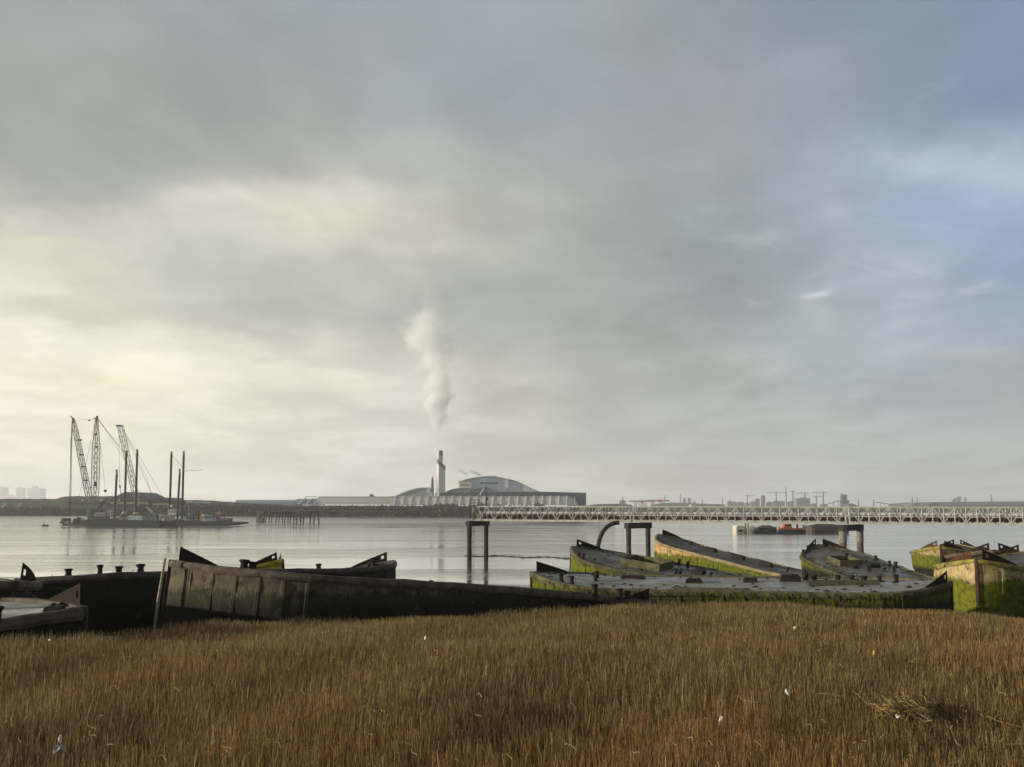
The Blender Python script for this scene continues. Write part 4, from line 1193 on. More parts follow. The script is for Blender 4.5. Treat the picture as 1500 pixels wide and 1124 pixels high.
def smooth_pts(pts, n=5):
    out = []
    for i in range(len(pts) - 1):
        p0 = pts[max(i - 1, 0)]; p1 = pts[i]; p2 = pts[i + 1]; p3 = pts[min(i + 2, len(pts) - 1)]
        for k in range(n):
            t_ = k / n
            f = lambda a, b_, c, d_: 0.5 * (2 * b_ + (c - a) * t_ + (2 * a - 5 * b_ + 4 * c - d_) * t_ ** 2 + (3 * b_ - a - 3 * c + d_) * t_ ** 3)
            out.append((f(p0[0], p1[0], p2[0], p3[0]), f(p0[1], p1[1], p2[1], p3[1])))
    out.append(pts[-1]); return out
rr, o0 = curved('main_hall', 'largest curved silver hall with a sweeping wave roof right of the chimney',
       smooth_pts([(676, 704.5), (690, 700.5), (705, 698.6), (722, 697.8), (735, 699.5), (743, 701.5), (757, 705), (770, 711), (780, 716), (792, 720.8)]), 726, 880, 70, m_metal, m_roofc, 1.3)
prism_px('louvre_strip', [(703, 709), (730, 709), (730, 706.6), (703, 706.6)], 879.6, 0.3, m_chimd, rr, o0)
prism_px('corner_fin', [(743.3, 722), (744.8, 722), (744.8, 701.0), (743.3, 701.0)], 877.5, 2.3, m_chim, rr, o0)
for k, px in enumerate((706, 710, 715, 721, 724)):
    prism_px('roof_vent', [(px, 699.5), (px + 1.8, 699.5), (px + 1.8, 696.9), (px, 696.9)], 884, 3, m_rib, rr, o0)
q = at(672, 714, 868)
of = empty('office_block', q, (0, 0, 0), 'sunlit cream block at the left foot of the largest curved hall', 'building')
prism_px('wall', [(672, 716), (690.5, 716), (690.5, 706.2), (672, 706.2)], 868, 10, m_white, of, q)
prism_px('roof', [(670.5, 706.2), (692, 706.2), (686, 704.6), (675, 704.6)], 867.5, 11, m_roofc, of, q)
prism_px('window_band', [(675, 711.5), (688, 711.5), (688, 709.6), (675, 709.6)], 867.7, 0.28, mat('tinted_glass', (0.22, 0.19, 0.13), (0.15, 0.13, 0.10), 0.3, 1), of, q)
curved('sail_hall', 'sail shaped hall with a curved roof left of the chimney', smooth_pts([(576, 727.6), (590, 721.5), (603, 717.0), (613, 714.6), (627.5, 713.8)]), 728, 870, 40, mat('sail_wall', (0.40, 0.42, 0.42), (0.32, 0.34, 0.34), 0.5, 0.05), m_metal, 1.3)
curved('low_dome_hall', 'low pale domed roof between the chimney and the largest hall', smooth_pts([(650, 722), (660, 717.5), (672, 715), (684, 714.5), (694, 715.5), (704, 719), (708, 722)]), 723, 862, 30, m_roofc, m_roofc, 1.0)
curved('blue_dome_hall', 'low blue domed roof in front of the largest curved hall', smooth_pts([(684, 721), (694, 716.5), (704, 714.2), (714, 714), (724, 718), (730, 721.5)]), 722.5, 850, 30, m_blue, m_blue, 1.0)
prism_px('roof', [(626, 716), (629, 713.8), (629, 722), (626, 722)], 869, 3, m_metal).name = 'sail_fin'
tag(bpy.data.objects['sail_fin'], 'small upright fin at the right tip of the sail shaped hall', 'fin')
fin = prism_px('roof_monitor', [(541, 727.6), (549, 727.6), (543, 723.4), (542, 724)], 806, 4, m_shed_d)
tag(fin, 'small dark pointed vent on the plain long hall', 'roof vent')
# bullet shaped silo
q = at(633.2, 724, 872)
mb = MB()
zt = at(633, 698.2, 872).z - q.z; wv = 2.35 * 872 / FPX
mb.lathe([(wv, -3), (wv, zt * 0.3), (wv * 0.92, zt * 0.6), (wv * 0.72, zt * 0.82), (wv * 0.42, zt * 0.95), (0.1, zt)], n=20)
o = mb.build('silo', mat('silo_grey', (0.20, 0.19, 0.17), (0.16, 0.15, 0.14), 0.6, 0.1), smooth=True); o.location = q
tag(o, 'grey bullet shaped silo just left of the chimney', 'silo')
for k, (px, py, ww) in enumerate(((628, 723.5, 3), (631, 721.5, 2), (637, 722, 3))):
    o = prism_px('plant_room', [(px, 727), (px + ww, 727), (px + ww, py), (px, py)], 858, 6, m_chim)
    tag(o, ('widest', 'slimmest', 'rightmost')[k] + ' of the three tiny white plant rooms at the foot of the silo', 'plant room')
# chimney: twin-sided tower cut by a diagonal band
q = at(645.8, 726, 872)
ch = empty('chimney', q, (0, 0, 0), 'tall white chimney with a dark diagonal band and brown top', 'chimney')
k = 872 / FPX
zc = lambda py: at(645.8, py, 872).z - q.z
# plan: lit left face and shaded right face
plan = [(-6.4, 1.0), (-3.2, -4.2), (5.9, -1.2), (5.9, 5.0), (-3.0, 6.0)]
plan = [(x * k, y * k) for x, y in plan]
plan2 = [(-6.2, 1.0), (-3.6, -3.4), (1.6, -2.0), (2.4, 2.0), (-3.0, 4.0)]
plan2 = [(x * k, y * k) for x, y in plan2]
def tower(plan, z0, ztop):
    n = len(plan); mb = MB()
    vs = [(x, y, z0 if not callable(z0) else z0(x)) for x, y in plan] + [(x, y, ztop(x) if callable(ztop) else ztop) for x, y in plan]
    mb.add(vs, [tuple(range(n))[::-1], tuple(range(n, 2 * n))] + [(i, (i + 1) % n, n + (i + 1) % n, n + i) for i in range(n)])
    return mb
b_lo = lambda x: zc(678.0) - (x / k + 6.4) * 0.93 * k
b_hi = lambda x: zc(671.5) - (x / k + 6.4) * 0.93 * k
tower(plan, zc(740), b_lo).build('shaft', m_chim, ch)
tower([(x * 1.01, y * 1.01) for x, y in plan], lambda x: b_lo(x) - 0.05, b_hi).build('diagonal_band', m_chimd, ch)
tower(plan2, zc(681), zc(661.5)).build('flue', m_chim, ch)
tower([((x + 1.6 * k) * 0.72 - 0.4 * k, y * 0.8 - 1.0 * k) for x, y in plan2], zc(667.5), zc(660.3)).build('flue_tip', m_ctop, ch)

# ------------------------------------------------------------------ lattice helper and cranes
def lattice(mb, p0, p1, w0, w1, n, r, dr=None, side=None, shape=None):
    p0, p1 = Vector(p0), Vector(p1); dr = dr or r * 0.6
    t = (p1 - p0).normalized()
    u = side or t.cross(Vector((0, 1, 0))).normalized(); v = t.cross(u).normalized()
    cs = []
    for k in range(n + 1):
        s_ = k / n
        wd = (w0 + (w1 - w0) * s_) * (shape(s_) if shape else 1)
        c = p0.lerp(p1, s_)
        cs.append([c + u * wd / 2 * a + v * wd / 2 * b_ for a, b_ in ((-1, -1), (1, -1), (1, 1), (-1, 1))])
    for i in range(4):
        for k in range(n):
            mb.bar(cs[k][i], cs[k + 1][i], r, cap=False)
            j = (i + 1) % 4
            a, b_ = (i, j) if k % 2 else (j, i)
            mb.bar(cs[k][a], cs[k + 1][b_], dr, cap=False)
            mb.bar(cs[k][i], cs[k][j], dr, cap=False)
YC = 362.0
KC = YC / FPX
m_lat = mat('boom_lattice', (0.50, 0.47, 0.38), (0.34, 0.32, 0.26), 0.7, 0.4)
m_cable = mat('steel_cable', (0.10, 0.10, 0.09), (0.08, 0.08, 0.07), 0.6, 0.4)
m_dk = mat('dark_machinery', (0.035, 0.038, 0.042), (0.02, 0.022, 0.024), 0.6, 0.4)
m_legd = mat('jackup_leg_purple', (0.060, 0.045, 0.050), (0.045, 0.035, 0.036), 0.7, 0.3)
m_legt = mat('leg_tip_grey', (0.20, 0.19, 0.18), (0.14, 0.13, 0.12), 0.7, 0.4)
m_green = mat('green_hull', (0.030, 0.042, 0.038), (0.022, 0.030, 0.027), 0.6, 0.4)
m_pad = mat('rope_grey', (0.50, 0.48, 0.42), (0.34, 0.33, 0.29), 0.7, 0.3)
m_hut = mat('hut_grey', (0.36, 0.38, 0.37), (0.26, 0.28, 0.27), 0.6, 0.4)
m_rust_gear = mat('rusty_gear', (0.30, 0.15, 0.08), (0.18, 0.09, 0.05), 0.8, 0.5)
m_bluec = mat('blue_container', (0.06, 0.07, 0.16), (0.05, 0.055, 0.12), 0.6, 0.3)
m_jib = mat('grey_jib', (0.62, 0.62, 0.56), (0.46, 0.46, 0.42), 0.6, 0.4)
def A(px, py, dy=0.0): return at(px, py, YC + dy)
def bx(name, px0, px1, py0, py1, dy, dep, m, parent, off, bev=0.0):
    return prism_px(name, [(px0, py1), (px1, py1), (px1, py0), (px0, py0)], YC + dy, dep, m, parent, off, bev)

# crane pontoon, its hull and legs
c0 = A(160, 770); c0.z = 0
jp = empty('jackup_platform', c0, (0, 0, 0), 'left jack-up platform with a green hull, a pale container row and three dark legs', 'platform', 'jack-up platforms')
prism_px('hull', [(124, 771.5), (232, 771.5), (233, 763), (204, 763.2), (124, 762.0)], YC - 9, 18, m_green, jp, c0)
prism_px('deck_edge', [(126, 762), (203, 762.9), (203, 762.2), (126, 761.2)], YC - 9.2, 18.4, m_dk, jp, c0)
def leg(pxb, pxt, pyt, tip, dy, parent, off, r=1.55, strip_=True):
    b_ = A(pxb, 771, dy); t_ = A(pxt, pyt, dy); tp = A(pxt, pyt + tip, dy)
    b2 = Vector((b_.x, b_.y, -4))
    mb = MB(); mb.bar(b2, (tp.x, tp.y, tp.z), r * KC, n=10); lg = mb.build('leg', m_legd, parent, off=off)
    mb = MB(); mb.bar((tp.x, tp.y, tp.z), t_, r * 0.85 * KC, n=10); mb.build('leg_tip', m_legt, lg, off=off)
leg(166.5, 171.0, 688, 8, -6, jp, c0); leg(182.0, 185.0, 660, 5, 6, jp, c0); leg(198.0, 201.0, 658.5, 5, -6, jp, c0)
bx('container', 187.5, 208, 755.5, 763, -7.5, 3, mat('pale_container', (0.60, 0.66, 0.66), (0.48, 0.54, 0.54), 0.6, 0.3), jp, c0, 0.1)
for i, (a_, b_, c_, d_) in enumerate(((178, 186.5, 757.5, 763), (170, 177, 758, 763), (211, 217, 757, 763.2), (219, 229, 756.8, 763.3))):
    bx('deck_box', a_, b_, c_, d_, -5, 3, (m_pad, m_hut, m_hut, m_pad)[i], jp, c0, 0.1)
for px, py in ((182, 752), (199, 752.5)):
    q = A(px, py, -7)
    mb = MB(); mb.lathe([(0.4, 0), (1.2, 0.3), (1.3, 0.8), (0.7, 1.3)], (q.x, q.y, q.z - 0.6), 10); mb.build('jack_house', m_cream, jp, off=c0)
q0 = A(214, 742, -4); q1 = A(228, 755, -4)
mb = MB(); lattice(mb, q1, q0, 0.9, 0.6, 8, 0.16); mb.build('deck_crane_jib', m_jib, jp, off=c0)
bx('deck_crane_base', 225, 230, 754, 763.2, -4.5, 2, m_dk, jp, c0)

rq = random.Random(31)
for k in range(16):
    px = rq.uniform(160, 230); hh = rq.uniform(1.5, 5.0)
    bx('deck_gear', px, px + rq.uniform(1.2, 4.0), 763 - hh, 763.1, rq.uniform(-3, 4), rq.uniform(1, 2.5), rq.choice([m_hut, m_dk, m_pad, m_rust_gear, m_cream]), jp, c0, 0.12)
for k in range(9):
    px = rq.uniform(160, 231); p_ = A(px, 763, rq.uniform(-7, -4)); q_ = A(px + rq.uniform(-2, 2), rq.uniform(752, 759), -5)
    mb = MB(); mb.bar(p_, q_, 0.16, n=6); mb.build('stanchion', rq.choice([m_dk, m_hut, m_jib]), jp, off=c0)
mb = MB()
for k in range(24):
    px = 128 + k * 4.4; a_, b_ = A(px, 762.6, -8.8), A(px, 759.6, -8.8); mb.bar(a_, b_, 0.06)
mb.bar(A(128, 759.6, -8.8), A(229.5, 759.8, -8.8), 0.06); mb.build('railing', m_jib, jp, off=c0)

# crawler crane standing on the platform
c0 = A(145, 761, 0)
cc = empty('crawler_crane', c0, (0, 0, 0), 'big crawler crane whose two lattice masts form a V at the left', 'crane')
bx('crawler_track', 128, 158, 757.5, 761.2, -3.5, 2, m_dk, cc, c0, 0.15)
bx('crawler_track', 128, 158, 757.5, 761.2, 2.5, 2, m_dk, cc, c0, 0.15)
bx('machine_house', 138, 156, 751, 757.4, -2.6, 5.2, mat('machine_grey', (0.34, 0.36, 0.36), (0.24, 0.26, 0.26), 0.6, 0.4), cc, c0, 0.2)
for k in range(3):
    prism_px('counterweight', [(155.5 + k * 2.4, 757.3), (157 + k * 2.4, 757.3), (158.6 + k * 2.4, 747.5), (157.1 + k * 2.4, 747.5)], YC - 2.4, 4.8, m_jib, cc, c0)
bx('cab', 127, 133.5, 746, 757.3, -2.7, 3.2, mat('cab_green', (0.28, 0.33, 0.20), (0.10, 0.12, 0.08), 0.6, 0.5), cc, c0, 0.2)
mb = MB(); mb.bar(A(134, 757), A(155, 733), 0.45); mb.bar(A(150, 752), A(148, 738), 0.3); mb.bar(A(148, 738), A(157, 731), 0.3); mb.build('back_stay_frame', m_dk, cc, off=c0)
mb = MB(); lattice(mb, A(132.0, 736, -1), A(107.8, 617.5, -1), 6.4 * KC, 4.6 * KC, 17, 0.17, 0.09, shape=lambda s: 1 - 0.45 * max(0, 0.08 - s) / 0.08 - 0.3 * max(0, s - 0.93) / 0.07)
mb.build('main_boom', m_lat, cc, off=c0)
mb = MB(); lattice(mb, A(138.8, 736, 1), A(141.8, 614.0, 1), 7.4 * KC, 7.4 * KC, 17, 0.17, 0.09,
                   shape=lambda s: (0.45 + 0.55 * min(s / 0.12, 1)) * (1 - 0.68 * max(0, s - 0.66) / 0.34))
mb.build('derrick_mast', m_lat, cc, off=c0)
mb = MB(); mb.bar(A(108.5, 619, -1), A(106.8, 613, -1), 1.7 * KC, 1.9 * KC); mb.bar(A(107.5, 613.5, -1), A(102.8, 609.5, -1), 1.0 * KC, 0.7 * KC); mb.build('boom_head', m_dk, cc, off=c0)
mb = MB(); mb.bar(A(141.8, 616, 1), A(142.4, 609.5, 1), 1.5 * KC, 1.4 * KC); mb.bar(A(142, 612, 1), A(137.5, 613.5, 1), 0.8 * KC); mb.build('mast_head', m_dk, cc, off=c0)
for (a_, b_, dy, w_) in ((118.5, 645, -1.5, 1.0), (121, 666.5, -1.5, 1.3), (124, 684, -1.5, 1.1), (127, 704, -1.5, 1.3)):
    mb = MB(); q = A(a_, b_, dy); mb.box((q.x, q.y - 1, q.z), (3.2 * KC * 2, 0.5, 0.7)); mb.build('boom_platform', m_dk, cc, off=c0)
for (a_, b_) in ((141.8, 637), (143.5, 655), (141.8, 709.5)):
    mb = MB(); q = A(a_, b_, 0); mb.box((q.x, q.y - 1, q.z), (3.0 * KC, 0.5, (6.5 if b_ > 700 else 2.6) * KC)); mb.build('mast_sheave', m_dk, cc, off=c0)
for (p0, p1, rr_) in (((110, 616), (142, 614), .07), ((105.3, 617), (101.3, 757), .16), ((106.2, 617), (103.2, 757), .10), ((103.6, 640), (102.4, 757), .08), ((142, 613), (185, 668), .08), ((143, 613), (188, 672), .07),
                      ((140, 614), (116, 727), .06), ((147, 650), (154, 716), .05), ((143.5, 612), (181, 672), .06)):
    mb = MB(); mb.bar(A(*p0, 0.5), A(*p1, 0.5), rr_); mb.build('cable', m_cable, cc, off=c0)
q = A(154.3, 719, 0); mb = MB(); mb.lathe([(0.1, -0.9), (0.62, -0.45), (0.7, 0.1), (0.3, 0.6)], (q.x, q.y, q.z), 10); mb.build('hook_block', m_dk, cc, off=c0)
q = A(131, 616, 0); mb = MB(); mb.bar(A(129, 616.2, .5), A(133, 615.9, .5), 0.3); mb.build('pendant_block', m_dk, cc, off=c0)

# second crane behind
c0 = A(201, 750, 60)
c2 = empty('lattice_crane', c0, (0, 0, 0), 'lattice boom crane leaning left between the left platform legs', 'crane')
def A2(px, py): return at(px, py, YC + 60)
K2 = (YC + 60) / FPX
mb = MB(); lattice(mb, A2(202, 741), A2(176.5, 625), 6.4 * K2, 6.0 * K2, 16, 0.17, 0.09, shape=lambda s: 0.5 + 0.5 * min(s / 0.1, 1)); mb.build('boom', m_lat, c2, off=c0)
mb = MB(); q = A2(175, 624); mb.box((q.x, q.y, q.z), (7.4 * K2, 2.4, 2.2 * K2)); mb.build('boom_head', m_dk, c2, off=c0)
for p0, p1 in (((178, 625), (241, 732)), ((180, 630), (224, 727)), ((186, 640), (215, 700)), ((215, 700), (222, 727)), ((174, 626), (175.5, 712))):
    mb = MB(); mb.bar(A2(*p0), A2(*p1), 0.08); mb.build('cable', m_cable, c2, off=c0)
mb = MB(); mb.bar(A2(175.6, 711), A2(176.0, 715), 0.45); mb.bar(A2(176, 715), A2(177, 724), 0.16); mb.build('hook_block', m_dk, c2, off=c0)
mb = MB(); q = A2(207, 746); mb.box((q.x, q.y, q.z), (14 * K2, 4, 9 * K2)); mb.build('machine_house', m_dk, c2, off=c0, bevel=0.2)
mb = MB(); q = A2(205, 752.5); mb.box((q.x, q.y, q.z - 0.6), (15 * K2, 5, 3.4 * K2)); mb.build('crawler_track', m_dk, c2, off=c0, bevel=0.2)
bb_ = A2(205, 760)
o = empty('crane_raft', (bb_.x, bb_.y, 0), (0, 0, 0), 'dark flat raft carrying the leaning lattice crane', 'raft')
mb = MB(); mb.prism([(-9, 0.2), (-8, -0.9), (8, -0.9), (9, 0.2), (9, 4.4), (-9, 4.4)], 10, -5); mb.build('hull', m_dk, o)

# spoil pontoon on the left with rusty anchors
c0 = A(108, 770); c0.z = 0
sp_ = empty('anchor_pontoon', c0, (0, 0, 0), 'low pontoon heaped with rusty pink anchors left of the green hull', 'pontoon')
prism_px('hull', [(89, 770.8), (124, 770.8), (124, 767.5), (92, 767.5)], YC - 6, 12, m_lighter, sp_, c0)
m_pink = mat('rust_pink', (0.36, 0.25, 0.18), (0.26, 0.16, 0.11), 0.85, 0.6)
m_rb = mat('rust_brown', (0.13, 0.06, 0.04), (0.08, 0.04, 0.03), 0.85, 0.6)
for (a_, b_, c_, m_) in ((92, 98, 762, m_pink), (98.5, 102, 759, m_rb), (102.5, 109, 763, m_pad), (103, 107, 759, m_rb), (110, 113.5, 760, m_pink), (114, 117, 763, m_rb), (117.5, 124, 761, m_pink), (117, 121.5, 758, m_rb)):
    mb = MB(); y0 = A(a_, 767.5).z; y1 = A(a_, c_).z; x0, x1 = A(a_, 760).x, A(b_, 760).x
    mb.prism([(x0, y0), (x1, y0), (x1 - 0.3, y0 + (y1 - y0) * 0.7), ((x0 + x1) / 2, y1), (x0 + 0.2, y0 + (y1 - y0) * 0.6)], 3, YC - 5 + rnd.uniform(0, 4)); mb.build('anchor', m_, sp_, off=c0)
for px in (91, 112, 121):
    mb = MB(); mb.bar(A(px - 2, 760.2, -5), A(px + 5, 760.6, -5), 0.22); mb.build('anchor_stock', m_rb, sp_, off=c0)
q = A(66, 769, 0)
o = empty('navigation_buoy', (q.x, q.y, 0), (0, 0, 0), 'small reddish float lying on the water far left of the pontoon', 'buoy')
mb = MB(); mb.lathe([(0.2, -0.4), (1.5, -0.1), (1.6, 0.4), (0.6, 0.8)], (0, 0, 0), 12); mb.build('float', m_rb, o)
mb = MB(); mb.bar((-0.3, 0, 0.6), (-0.9, 0, 1.9), 0.18); mb.bar((0.3, 0, 0.6), (1.5, 0, 0.9), 0.15); mb.build('mast', m_pink, o)

# second platform
c0 = A(285, 770); c0.z = 0
j2 = empty('jackup_platform', c0, (0, 0, 0), 'right jack-up platform with a long dark hull, pale cabins and a blue container', 'platform', 'jack-up platforms')
prism_px('hull', [(234.5, 770.8), (330, 770.8), (347, 767.8), (347, 765.6), (338, 764.8), (234.5, 763.8)], YC - 8, 16, m_dk, j2, c0)
leg(248.0, 251.2, 661.5, 4, 5, j2, c0); leg(258.5, 263.2, 687, 8, -7, j2, c0); leg(266.5, 269.2, 661, 4, 5, j2, c0)
for k in range(16):
    px = rq.uniform(258, 330); hh = rq.uniform(1.5, 5.5)
    bx('deck_gear', px, px + rq.uniform(1.2, 3.5), 764 - hh, 764.2, rq.uniform(-3, 4), rq.uniform(1, 2.5), rq.choice([m_hut, m_dk, m_pad, m_rust_gear, m_white, m_cream]), j2, c0, 0.12)
for k in range(12):
    px = rq.uniform(238, 334); p_ = A(px, 764, rq.uniform(-6, 4)); q_ = A(px + rq.uniform(-1.5, 1.5), rq.uniform(748, 759), -5)
    mb = MB(); mb.bar(p_, q_, 0.16, n=6); mb.build('stanchion', rq.choice([m_dk, m_hut, m_jib]), j2, off=c0)
mb = MB()
for k in range(24):
    px = 236 + k * 4.3; a_, b_ = A(px, 764, -7.8), A(px, 761, -7.8); mb.bar(a_, b_, 0.06)
mb.bar(A(236, 761, -7.8), A(335, 761.4, -7.8), 0.06); mb.build('railing', m_jib, j2, off=c0)
m_cabin = mat('cabin_white', (0.85, 0.84, 0.70), (0.70, 0.70, 0.58), 0.6, 0.4)
for (a_, b_, c_, d_, m_) in ((232.5, 235, 753.5, 763.7, m_white), (235.5, 255, 754.5, 763.7, mat('cabin_olive', (0.36, 0.38, 0.30), (0.27, 0.29, 0.23), 0.7, 0.4)), (246, 257.5, 747.5, 754.3, m_cabin),
                             (272, 282, 757, 763.9, m_hut), (301, 312, 754.5, 764, mat('cabin_bluegrey', (0.42, 0.48, 0.54), (0.32, 0.37, 0.42), 0.6, 0.4)), (296.5, 300.5, 754, 764, m_white), (312.5, 317, 757, 764.1, m_hut)):
    cb = bx('cabin', a_, b_, c_, d_, -6, 4, m_, j2, c0, 0.08)
    if b_ - a_ > 8:
        for k in range(3):
            xx = a_ + (b_ - a_) * (k + 0.3) / 3
            bx('window', xx, xx + 1.6, c_ + 1.8, c_ + 3.6, -6.06, 0.05, m_window, cb, c0)
prism_px('cabin_roof', [(244, 747.4), (259, 747.4), (255.5, 746.2), (248, 746.2)], YC - 6.4, 5, m_cabin, j2, c0)
bx('blue_container', 319, 337.5, 759.5, 764.5, -6.5, 3, m_bluec, j2, c0, 0.05)
prism_px('deckhouse', [(316, 752.4), (323, 752.4), (322, 750.8), (317, 750.8)], YC - 5, 3, m_cream, j2, c0)
bx('deckhouse_wall', 317, 322.5, 752.6, 757.5, -5, 3, m_pink, j2, c0, 0.05)
for px, py, mm in ((251.5, 741.5, m_white), (277.5, 753.5, m_hut), (298.5, 755.5, m_white), (258.5, 758.5, m_white), (240, 761.5, m_white)):
    q = A(px, py, -7); mb = MB(); mb.lathe([(0.2, -0.75), (0.7, -0.45), (0.72, 0.3), (0.2, 0.75)], (q.x, q.y, q.z), 10); mb.build('tank', mm, j2, off=c0)
for px, py0, py1, m_ in ((276.5, 735, 752, m_hut), (283.5, 752, 770, m_dk), (322, 745, 751, m_legt), (303, 765, 771, m_legt)):
    mb = MB(); mb.bar(A(px, py0, -5), A(px, py1, -5), 0.20, n=6); mb.build('mast', m_, j2, off=c0)
for px in (274.5, 278.8):
    mb = MB(); q = A(px, 735.6, -5); mb.box((q.x, q.y, q.z), (0.9, 0.5, 0.5)); mb.build('mast_lamp', m_rib, j2, off=c0)
mb = MB(); mb.bar(A(276.5, 736.5, -5), A(274.5, 736, -5), 0.1); mb.bar(A(276.5, 736.5, -5), A(278.8, 736, -5), 0.1); mb.bar(A(322, 746, -5), A(327, 740, -5), 0.14); mb.build('lamp_arm', m_hut, j2, off=c0)
for (px, m_) in ((287.5, m_pink), (291, m_rb), (294, m_cream), (297, m_rb), (289, m_rb)):
    a_, b_ = A(px - 1.2, 763.8, -6), A(px + 1.2, 752 + (px % 3), -6)
    mb = MB(); mb.prism([(a_.x, a_.z), (b_.x, a_.z), (b_.x + 0.15, b_.z - 1), ((a_.x + b_.x) / 2, b_.z), (a_.x - 0.1, b_.z - 1.6)], 1.4, YC - 6 + (px % 2)); mb.build('winch', m_, j2, off=c0, bevel=0.1)
mb = MB(); mb.bar(A(268.5, 690.5, 5), A(298, 688.5, 5), 0.10); mb.bar(A(252, 667, 5), A(267, 684, 5), 0.06); mb.build('boom_wire', m_cable, j2, off=c0)

# ------------------------------------------------------------------ skylines far away
m_tow = mat('haze_pale_tower', (0.85, 0.86, 0.88), (0.78, 0.79, 0.81), 0.8, 0.02)  # near-white: part of the fading by haze is put into the colour
m_far = mat('far_concrete', (0.20, 0.20, 0.20), (0.15, 0.15, 0.155), 0.8, 0.02)
m_far_d = mat('far_dark', (0.10, 0.105, 0.11), (0.075, 0.08, 0.085), 0.8, 0.02)
def towerblock(px0, px1, py, Y, label, m=m_far, base=746, group='distant blocks', step=None, cat='tower block', name='tower_block'):
    q = at((px0 + px1) / 2, base, Y); q.z = 4
    root = empty(name, q, (0, 0, 0), label, cat, group)
    w_ = px1 - px0
    prism_px('wall', [(px0, base + 2), (px1, base + 2), (px1, py), (px0, py)], Y, w_ * Y / FPX * 0.6, m, root, q)
    prism_px('roof_plant', [(px0 + w_ * .3, py), (px0 + w_ * .7, py), (px0 + w_ * .65, py - (step or 1.0)), (px0 + w_ * .35, py - (step or 1.0))], Y + 2, w_ * Y / FPX * 0.3, m, root, q)
    return root
YF = 4700
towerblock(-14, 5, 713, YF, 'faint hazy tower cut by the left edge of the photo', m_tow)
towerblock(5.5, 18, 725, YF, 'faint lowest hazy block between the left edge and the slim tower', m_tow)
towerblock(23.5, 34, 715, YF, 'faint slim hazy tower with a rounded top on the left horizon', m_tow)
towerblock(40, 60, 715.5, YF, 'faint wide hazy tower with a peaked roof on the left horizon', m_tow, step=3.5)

def gantry(px0, px1, pyb, leg1, leg2, Y, label, m=m_red, hump=None):
    q = at((px0 + px1) / 2, 744, Y); q.z = 4
    root = empty('gantry_crane', q, (0, 0, 0), label, 'crane', 'red gantry cranes far off')
    a, b_ = at(px0, pyb, Y), at(px1, pyb, Y)
    k = Y / FPX
    mb = MB(); mb.bar(a, b_, 1.25 * k); mb.build('girder', m, root, off=q)
    for lp in (leg1, leg2):
        c = at(lp, pyb, Y)
        mb = MB()
        for s_ in (-1, 1):
            mb.bar((c.x + s_ * 1.1 * k, c.y, c.z), (c.x + s_ * 2.0 * k, c.y, 4), 0.65 * k); mb.bar((c.x + s_ * 1.1 * k, c.y + 18, c.z), (c.x + s_ * 2.0 * k, c.y + 18, 4), 0.45 * k)
        mb.bar((c.x - 1.6 * k, c.y, c.z - 3 * k), (c.x + 1.6 * k, c.y, c.z - 3 * k), 0.35 * k)
        mb.build('portal_leg', m, root, off=q)
    h = at(hump, pyb - 2.5, Y)
    mb = MB(); mb.bar(h, (h.x - 7 * k, a.y, a.z), 0.3 * k); mb.bar(h, (h.x + 7 * k, a.y, a.z), 0.3 * k); mb.bar((h.x, h.y, a.z), h, 0.4 * k); mb.build('a_frame', m, root, off=q)
    mb = MB(); mb.box((h.x, a.y, a.z - 0.9 * k), (4 * k, 9, 2.2 * k)); mb.build('trolley_cab', m, root, off=q)
    return root
gantry(921, 959, 734.5, 933, 943, 1500, 'left red gantry crane on the far shore', hump=940)
gantry(948, 981, 733.6, 957, 970, 1560, 'right red gantry crane on the far shore, its arm reaching right', hump=966)
for k, (px0, px1, py) in enumerate(((935, 938, 737), (945, 948, 736))):
    o = prism_px('storage_tank', [(px0, 746), (px1, 746), (px1, py), (px0, py)], 1490, 8, m_rib)
    tag(o, ('left', 'right')[k] + ' of two small white tanks under the red gantry cranes', 'tank')
q = at(1012.5, 742, 1500); o = prism_px('white_hut', [(1011, 744), (1014, 744), (1014, 739.5), (1011, 739.5)], 1480, 8, m_rib)
tag(o, 'tiny white hut above the bridge, right of the red gantry cranes', 'hut')
SK = [ # px0 px1 top Y label
 (908, 917, 733.5, 2300, 'grey stepped block left of the red cranes'), (1001, 1005, 730.5, 2700, 'slim grey tower right of the red cranes'), (1008, 1012, 730, 2700, 'second slim grey tower right of the red cranes'),
 (1016, 1019, 735, 2700, 'short grey block beside the two slim towers'), (1066, 1072, 734, 2600, 'small grey block above the white work barge'), (1073, 1079, 735.5, 2600, 'low grey block right of the one above the work barge'),
 (1080, 1090, 736, 2650, 'wide low grey block left of the tower crane cluster'), (1091, 1099, 737, 2600, 'flat grey block under the faint left crane'), (1100, 1106, 735, 2700, 'grey block just left of the wide tower'),
 (1107, 1113, 731, 2700, 'mid height grey block beside the dark slab tower'), (1115.5, 1121, 726.5, 2500, 'dark slab tower tallest of the left cluster'), (1124, 1132, 736, 2500, 'low grey block right of the dark slab tower'),
 (1133, 1141, 734, 2400, 'grey block at the foot of the left tower crane'), (1142, 1150, 734.5, 2400, 'grey block left of the tall thin chimney'), (1155, 1163, 735, 2400, 'grey block right of the tall thin chimney'),
 (1168, 1187, 730, 2300, 'broad pale blue block under the middle tower crane'), (1188, 1196, 738, 2400, 'low grey block right of the broad blue one'), (1203, 1211, 739, 2400, 'low block at the foot of the right tower crane'),
 (1396, 1401, 731, 3000, 'small left part of the distant pair of blocks on the long ridge'), (1402, 1408, 728, 3000, 'taller block standing on the long ridge at the right'), (1413, 1416, 729.5, 3000, 'slim block right of the taller one on the ridge')]
for px0, px1, py, Y, lb in SK:
    towerblock(px0, px1, py, Y, lb, m_far_d if 'dark' in lb else m_far, base=745)
